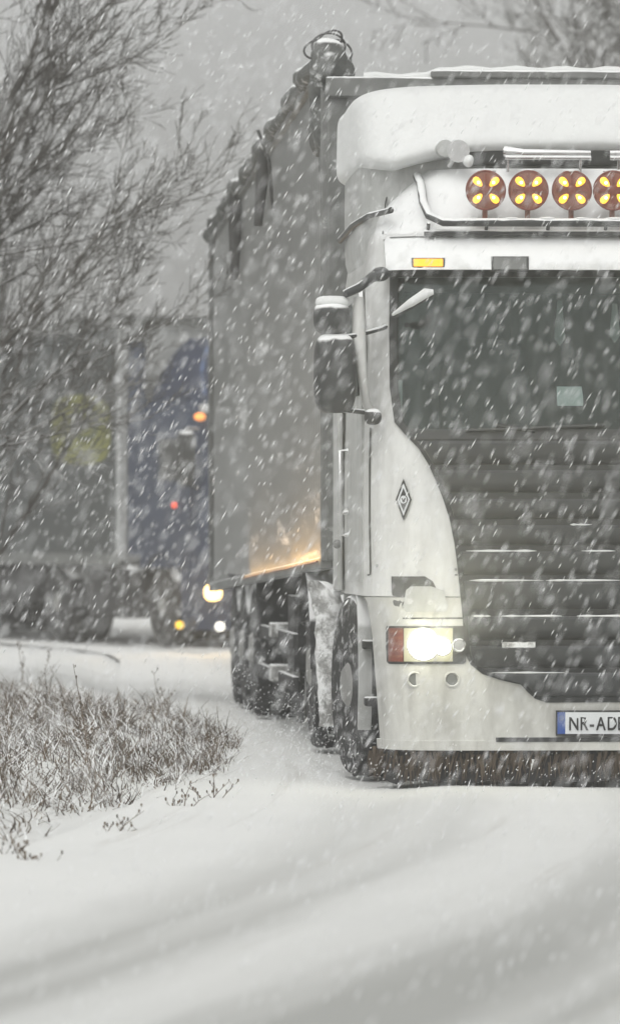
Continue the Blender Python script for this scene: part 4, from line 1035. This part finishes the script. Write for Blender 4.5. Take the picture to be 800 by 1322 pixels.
# ================================================================== TREES
def grow_tree(name, label, base, stems, seed, mat, depth=4, minr=.005, bias=(0, 0, 0), kids=(8, 7, 6, 4), lens=(1, .55, .5, .45), trunk=None, group=None, cat='tree', ang=(35, 65)):
    rnd = random.Random(seed); V = []; F = []
    def tube(P, Rr, n):
        o = len(V)
        d = (P[-1] - P[0]).normalized(); u = d.orthogonal().normalized(); v = d.cross(u)
        for p, r in zip(P, Rr):
            for k in range(n):
                t = 2 * math.pi * k / n; V.append(p + (u * math.cos(t) + v * math.sin(t)) * r)
        for i in range(len(P) - 1):
            for k in range(n): F.append((o + i * n + k, o + i * n + (k + 1) % n, o + (i + 1) * n + (k + 1) % n, o + (i + 1) * n + k))
    bv = Vector(bias)
    def branch(p, d, ln, r, lev):
        seg = (9, 7, 6, 5, 4)[lev]; P = [p.copy()]; dirs = [d.copy()]; Rr = [r]
        for i in range(seg):
            d = (d + Vector((rnd.gauss(0, 1), rnd.gauss(0, 1), rnd.gauss(0, 1))) * (.055 + .02 * lev) + bv * .05 + Vector((0, 0, .03))).normalized()
            p = p + d * ln / seg; P.append(p.copy()); dirs.append(d.copy()); Rr.append(max(minr * .7, r * (1 - .8 * (i + 1) / seg)))
        tube(P, Rr, (7, 5, 4, 3, 3)[lev])
        if lev >= depth: return
        nk = kids[lev]
        for k in range(nk):
            t = lerp(.15 if lev else .22, .97, (k + rnd.random()) / nk); i = min(int(t * seg), seg - 1); q = P[i].lerp(P[i + 1], t * seg - i)
            a = R(rnd.uniform(*ang)); dd = dirs[i]; side = Vector((rnd.gauss(0, 1), rnd.gauss(0, 1), rnd.gauss(0, 1))); side = (side - dd * side.dot(dd)).normalized()
            nd = (dd * math.cos(a) + side * math.sin(a) + bv * .25).normalized()
            branch(q, nd, ln * lens[lev + 1] * rnd.uniform(.6, 1.15) * (1.1 - .4 * t), max(minr, Rr[i] * .55), lev + 1)
    for (off, d, ln, r) in stems: branch(Vector(off), Vector(d).normalized(), ln * (.86 if base[1] == 42 else 1), r, 0)
    root = empty(name, base); tag(root, label, cat, group)
    nv = np.array([tuple(v) for v in V]); F = np.array(F)
    cr_ = npmesh('branches', nv, F, mat, True); cr_.parent = root
    if trunk:
        tm = MB(); tm.tube(*trunk, 12); tm.build('trunk', mat, root, 60)
    return root
t1 = grow_tree('bare_tree', 'large leafless tree with snowy twigs filling the upper left corner', (-4.3, 42, 0),
    [((0, 0, 1.0), (.55, .05, 1), 6.5, .07), ((.05, 0, .9), (.25, -.1, 1), 7, .08), ((0, 0, .8), (.9, 0, .85), 5.0, .055), ((0, 0, 1.4), (.8, .1, 1.1), 5.4, .06),
     ((0, 0, 1.2), (-.3, 0, 1), 6, .07), ((0, 0, 1.6), (1.0, .0, .8), 4.6, .05), ((0, 0, 1.0), (1, -.1, .5), 4.2, .035), ((0, .1, 1.1), (.4, .2, 1), 6.8, .06)], 21, M['bark'],
    depth=4, kids=(15, 7, 5, 2), lens=(1, .45, .47, .52, .6), bias=(.30, 0, .14), trunk=([(0, 0, -.1), (.02, 0, .5), (0, 0, 1.6)], [.22, .17, .12]), ang=(15, 42), minr=.0040, group='bare trees beside the road')
t2 = grow_tree('bare_tree', 'low leafless thicket tree in front of the blue lorry trailer, far left', (-3.3, 47, 0),
    [((0, 0, .3), (.4, .1, 1), 3.6, .035), ((0, 0, .3), (.75, 0, .9), 3.1, .03), ((.1, 0, .3), (.15, -.1, 1), 3.8, .035), ((0, 0, .4), (-.3, 0, 1), 3.0, .04)], 33, M['bark'],
    depth=3, kids=(9, 6, 4, 3), lens=(1, .45, .5, .5, .5), bias=(.1, 0, .1), trunk=([(0, 0, -.1), (.02, 0, .5)], [.1, .07]), ang=(15, 45), minr=.005, group='bare trees beside the road')
for i, (X, Y, hh, sd, lab) in enumerate(((6.4, 78, 1.0, 5, 'faint leafless tree crown showing above the right end of the white trailer'), (12.0, 84, 1.1, 6, 'tall leafless tree off to the right behind the white lorry'), (8.6, 95, 1.1, 7, 'faintest leafless crown, behind the other trees above the white trailer'))):
    grow_tree('bare_tree', lab, (X, Y, 0),
        [((0, 0, 3.5 * hh), (math.cos(a) * .7, math.sin(a) * .7, 1), 7 * hh, .11) for a in [k * 1.05 + sd for k in range(6)]] + [((0, 0, 3.8 * hh), (.05, 0, 1), 8 * hh, .13)], sd, M['barkfar'],
        depth=3, kids=(11, 8, 5, 3), lens=(1, .5, .5, .5, .5), trunk=([(0, 0, -.1), (0, 0, 2), (0, 0, 3.9 * hh)], [.3, .24, .19]), ang=(25, 60), minr=.013, group='leafless trees behind the white lorry')

# ================================================================== VERGE WEEDS
def in_verge(X, y):
    return edge(y) - X
rng = np.random.default_rng(4)
V = []; F = []; MI = []
def blade(x, y, z, h, wd, lean, bend, mi):
    o = len(V); a = rng.uniform(0, math.pi); ca, sa = math.cos(a) * wd, math.sin(a) * wd
    for i, t in enumerate((0, .4, .75, 1)):
        cx = x + lean[0] * t + bend[0] * t * t; cy = y + lean[1] * t + bend[1] * t * t; cz = z + h * (t - .25 * t * t * bend[2]); k = 1 - .75 * t
        V.append((cx - ca * k, cy - sa * k, cz)); V.append((cx + ca * k, cy + sa * k, cz))
    for i in range(3): F.append((o + 2 * i, o + 2 * i + 1, o + 2 * i + 3, o + 2 * i + 2)); MI.append(mi)
cnt = 0; tries = 0
while cnt < 42000 and tries < 400000:
    tries += 1
    y = rng.uniform(17.5, 46); X = edge(y) - rng.uniform(0.02, 3.4)
    cc = in_verge(X, y)
    if cc < .05: continue
    # dense inner patch, thin scatter towards road edge and far bank
    edge_near = min(1, max(0, (cc - .02 - .22 * mnoise.noise(Vector((X * 1.6, y * .5, 0)))) / .22))
    far = min(1, max(0, (35.5 - X * 2.6 - y) / 4))
    near = min(1, max(0, (y - 18.5) / 4 + .12))
    cl = mnoise.noise(Vector((X * 2.6, y * .9, 3))) + .5 * mnoise.noise(Vector((X * 7, y * 2.2, 7)))
    pr = edge_near * far * near * min(1, max(.08, .62 + 1.2 * cl))
    if rng.random() > pr: continue
    z = vergez(X, y) - .01; h = rng.uniform(.03, .155) * (1 + 1.1 * max(0, cl)) * (.55 + .45 * edge_near)
    blade(X, y, z, h, rng.uniform(.002, .006), (rng.normal(0, .06), rng.normal(0, .06)), (rng.normal(-.03, .08), rng.normal(0, .08), rng.uniform(.2, 1.2)), 0 if rng.random() < .6 else 1)
    cnt += 1
g_ = npmesh('dry_grass', V, F, [M['weed'], M['weeddark']], False, MI)
tag(g_, 'dry brown grass and weeds poking through the snow on the verge', 'grass', kind='stuff')
# taller single weeds
def tall_weed(px, py_base, py_top, label, seed):
    D = CAM_H * FPX / (py_base - HOR) * .97; X = (px - 400) / FPX * D; z0 = vergez(X, D) - .02
    h = (py_base - py_top) / FPX * D; rnd = random.Random(seed)
    root = empty('tall_weed', (X, D, z0)); tag(root, label, 'weed', 'tall dry weeds on the verge')
    for st_i in range(4 if h < .35 else 2):
        hh = h * (1 if st_i == 0 else rnd.uniform(.4, .8)); lean = rnd.uniform(-.10, .12); ly = rnd.uniform(-.05, .05)
        P = [Vector((.015 * st_i * (-1) ** st_i + lean * t * t + .006 * math.sin(5 * t + seed), ly * t, hh * t)) for t in np.linspace(0, 1, 8)]
        m_ = MB(); m_.tube(P, [lerp(.0035, .0015, i / 7) for i in range(8)], 5); stem = m_.build('stem', M['weed'], root, 60)
        for k in range(int(3 + hh * 16)):
            t = rnd.uniform(.3, 1); i = min(6, int(t * 7)); p = P[i].lerp(P[i + 1], t * 7 - i); a = rnd.uniform(0, 6.28); l_ = rnd.uniform(.015, .05) * (1.2 - .5 * t)
            m2 = MB(); q = p + Vector((math.cos(a) * l_ * .8, math.sin(a) * l_ * .8, l_)); m2.tube([p, (p + q) / 2 + Vector((0, 0, -.004)), q], [.0018, .0016, .0012], 4)
            m2.blob(q, (.004, .004, .009), k, .3, 20, 1, 6, 5); m2.build('seed_head', M['weed'] if k % 3 else M['weeddark'], stem, 60)
weeds = [(112, 1000, 862, 'tallest dry weed stalk, standing near the middle left of the verge'), (92, 1018, 905, 'dry weed stalk just left of the tallest one'), (205, 925, 868, 'thin dry weed at the far edge of the verge below the blue lorry'),
         (60, 900, 850, 'short dry weed at the far left edge of the bank'), (30, 905, 838, 'leftmost dry weed against the white bank'), (278, 1020, 975, 'lone weed tuft at the right tip of the verge by the road'),
         (235, 1030, 990, 'small weed left of the lone tuft at the road edge'), (152, 1062, 1020, 'small weed on the lower snow edge of the verge'), (20, 1090, 1045, 'weed at the lower left corner of the verge'), (40, 1098, 1062, 'second small weed at the lower left snow edge')]
for i, (a, b_, c_, lab) in enumerate(weeds): tall_weed(a, b_, c_, lab, i * 3 + 1)

# ================================================================== FALLING SNOW
rng = np.random.default_rng(12)
def flakes(n, ya, yb, k, mx, z0, z1, smin, smax, asp, xr=None):
    y = (rng.random(n) * (yb ** 2 - ya ** 2) + ya ** 2) ** .5
    hw = k * y + mx; x = rng.uniform(-1, 1, n) * hw if xr is None else rng.uniform(xr[0], xr[1], n)
    z = rng.uniform(z0, z1, n); s = smin * (smax / smin) ** rng.random(n)
    return np.stack([x, y, z], 1), s, rng.uniform(*asp, n)
def spray(n, c, r, smin, smax):
    P_ = rng.normal(0, 1, (n, 3)) * np.array(r) + np.array(c); P_[:, 2] = np.abs(P_[:, 2])
    return P_, smin * (smax / smin) ** rng.random(n), rng.uniform(1.2, 3, n)
sets = [flakes(13000, 10.5, 19, .058, 1.0, .02, 4.6, .0013, .0023, (7, 15)),
        flakes(6500, 18, 27.6, .058, 1.0, .02, 5.5, .0014, .0026, (7, 14)),
        flakes(500, 5, 11, .058, 1.0, .02, 3.0, .0017, .0028, (5, 9)),
        flakes(8000, 27.6, 62, 0, 0, .03, 7.0, .0025, .0045, (5, 10), (-5.5, 1.0)),
        spray(1800, (.20, 30, .1), (.30, 1.6, .15), .0015, .0032), spray(2200, (-.2, 37, .1), (.35, 4, .2), .002, .004),
        spray(500, (1.3, 27.8, .06), (1.2, .4, .06), .0015, .003)]
P = np.concatenate([s_[0] for s_ in sets]); S = np.concatenate([s_[1] for s_ in sets]); A = np.concatenate([s_[2] for s_ in sets])
# keep them out of the lorries
c, s_ = math.cos(YAW), math.sin(YAW); lx_ = (P[:, 0] - 1.54) * c + (P[:, 1] - 28) * s_; ly_ = -(P[:, 0] - 1.54) * s_ + (P[:, 1] - 28) * c
keep = ~((np.abs(lx_) < 1.28) & (ly_ > -.1) & (ly_ < 17.6) & (P[:, 2] < 4.1))
P, S, A = P[keep], S[keep], A[keep]; n = len(P)
d = np.stack([rng.normal(-.56, .10, n), rng.normal(0, .15, n), -np.ones(n)], 1); d /= np.linalg.norm(d, axis=1)[:, None]
u = np.cross(d, np.array([0, 1.0, 0.1])); u /= np.linalg.norm(u, axis=1)[:, None]; v = np.cross(d, u)
ra = rng.uniform(0, 6.28, n)[:, None]; u2 = u * np.cos(ra) + v * np.sin(ra); v2 = -u * np.sin(ra) + v * np.cos(ra)
S_ = S[:, None]; Lg = (S * A)[:, None]
k1, k2 = rng.uniform(.7, 1.3, (n, 1)), rng.uniform(.7, 1.3, (n, 1))
VV = np.stack([P + d * Lg, P + u2 * S_ * k1, P + v2 * S_ * k2, P - u2 * S_ * k2, P - v2 * S_ * k1, P - d * Lg * .9], 1).reshape(-1, 3)
b0 = (np.arange(n) * 6)[:, None]
T = np.array([[0, 1, 2], [0, 2, 3], [0, 3, 4], [0, 4, 1], [5, 2, 1], [5, 3, 2], [5, 4, 3], [5, 1, 4]])
FF = (b0[:, None, :] + T[None]).reshape(-1, 3)
fl = npmesh('falling_snow', VV, FF, M['flake'], True)
tag(fl, 'wind-driven snowflakes falling slantwise all through the air', 'snowfall', kind='stuff')

# ================================================================== HAZE
hz = MB(); hz.box((0, 135, 7.5), (330, 330, 19.0))
ho = hz.build('haze', surf('tmp', (1, 1, 1)), None, 0); ho.data.materials.clear()
m = bpy.data.materials.new('haze_air'); m.use_nodes = True; n_ = m.node_tree; n_.nodes.clear()
o_ = n_.nodes.new('ShaderNodeOutputMaterial'); pv = n_.nodes.new('ShaderNodeVolumePrincipled')
pv.inputs['Color'].default_value = (.93, .93, .925, 1); pv.inputs['Density'].default_value = HAZE; pv.inputs['Anisotropy'].default_value = .6
n_.links.new(pv.outputs[0], o_.inputs['Volume']); ho.data.materials.append(m); m.cycles.homogeneous_volume = True if hasattr(m.cycles, 'homogeneous_volume') else None
tag(ho, 'pale snow haze filling the air', 'haze', kind='stuff'); ho.display_type = 'WIRE'
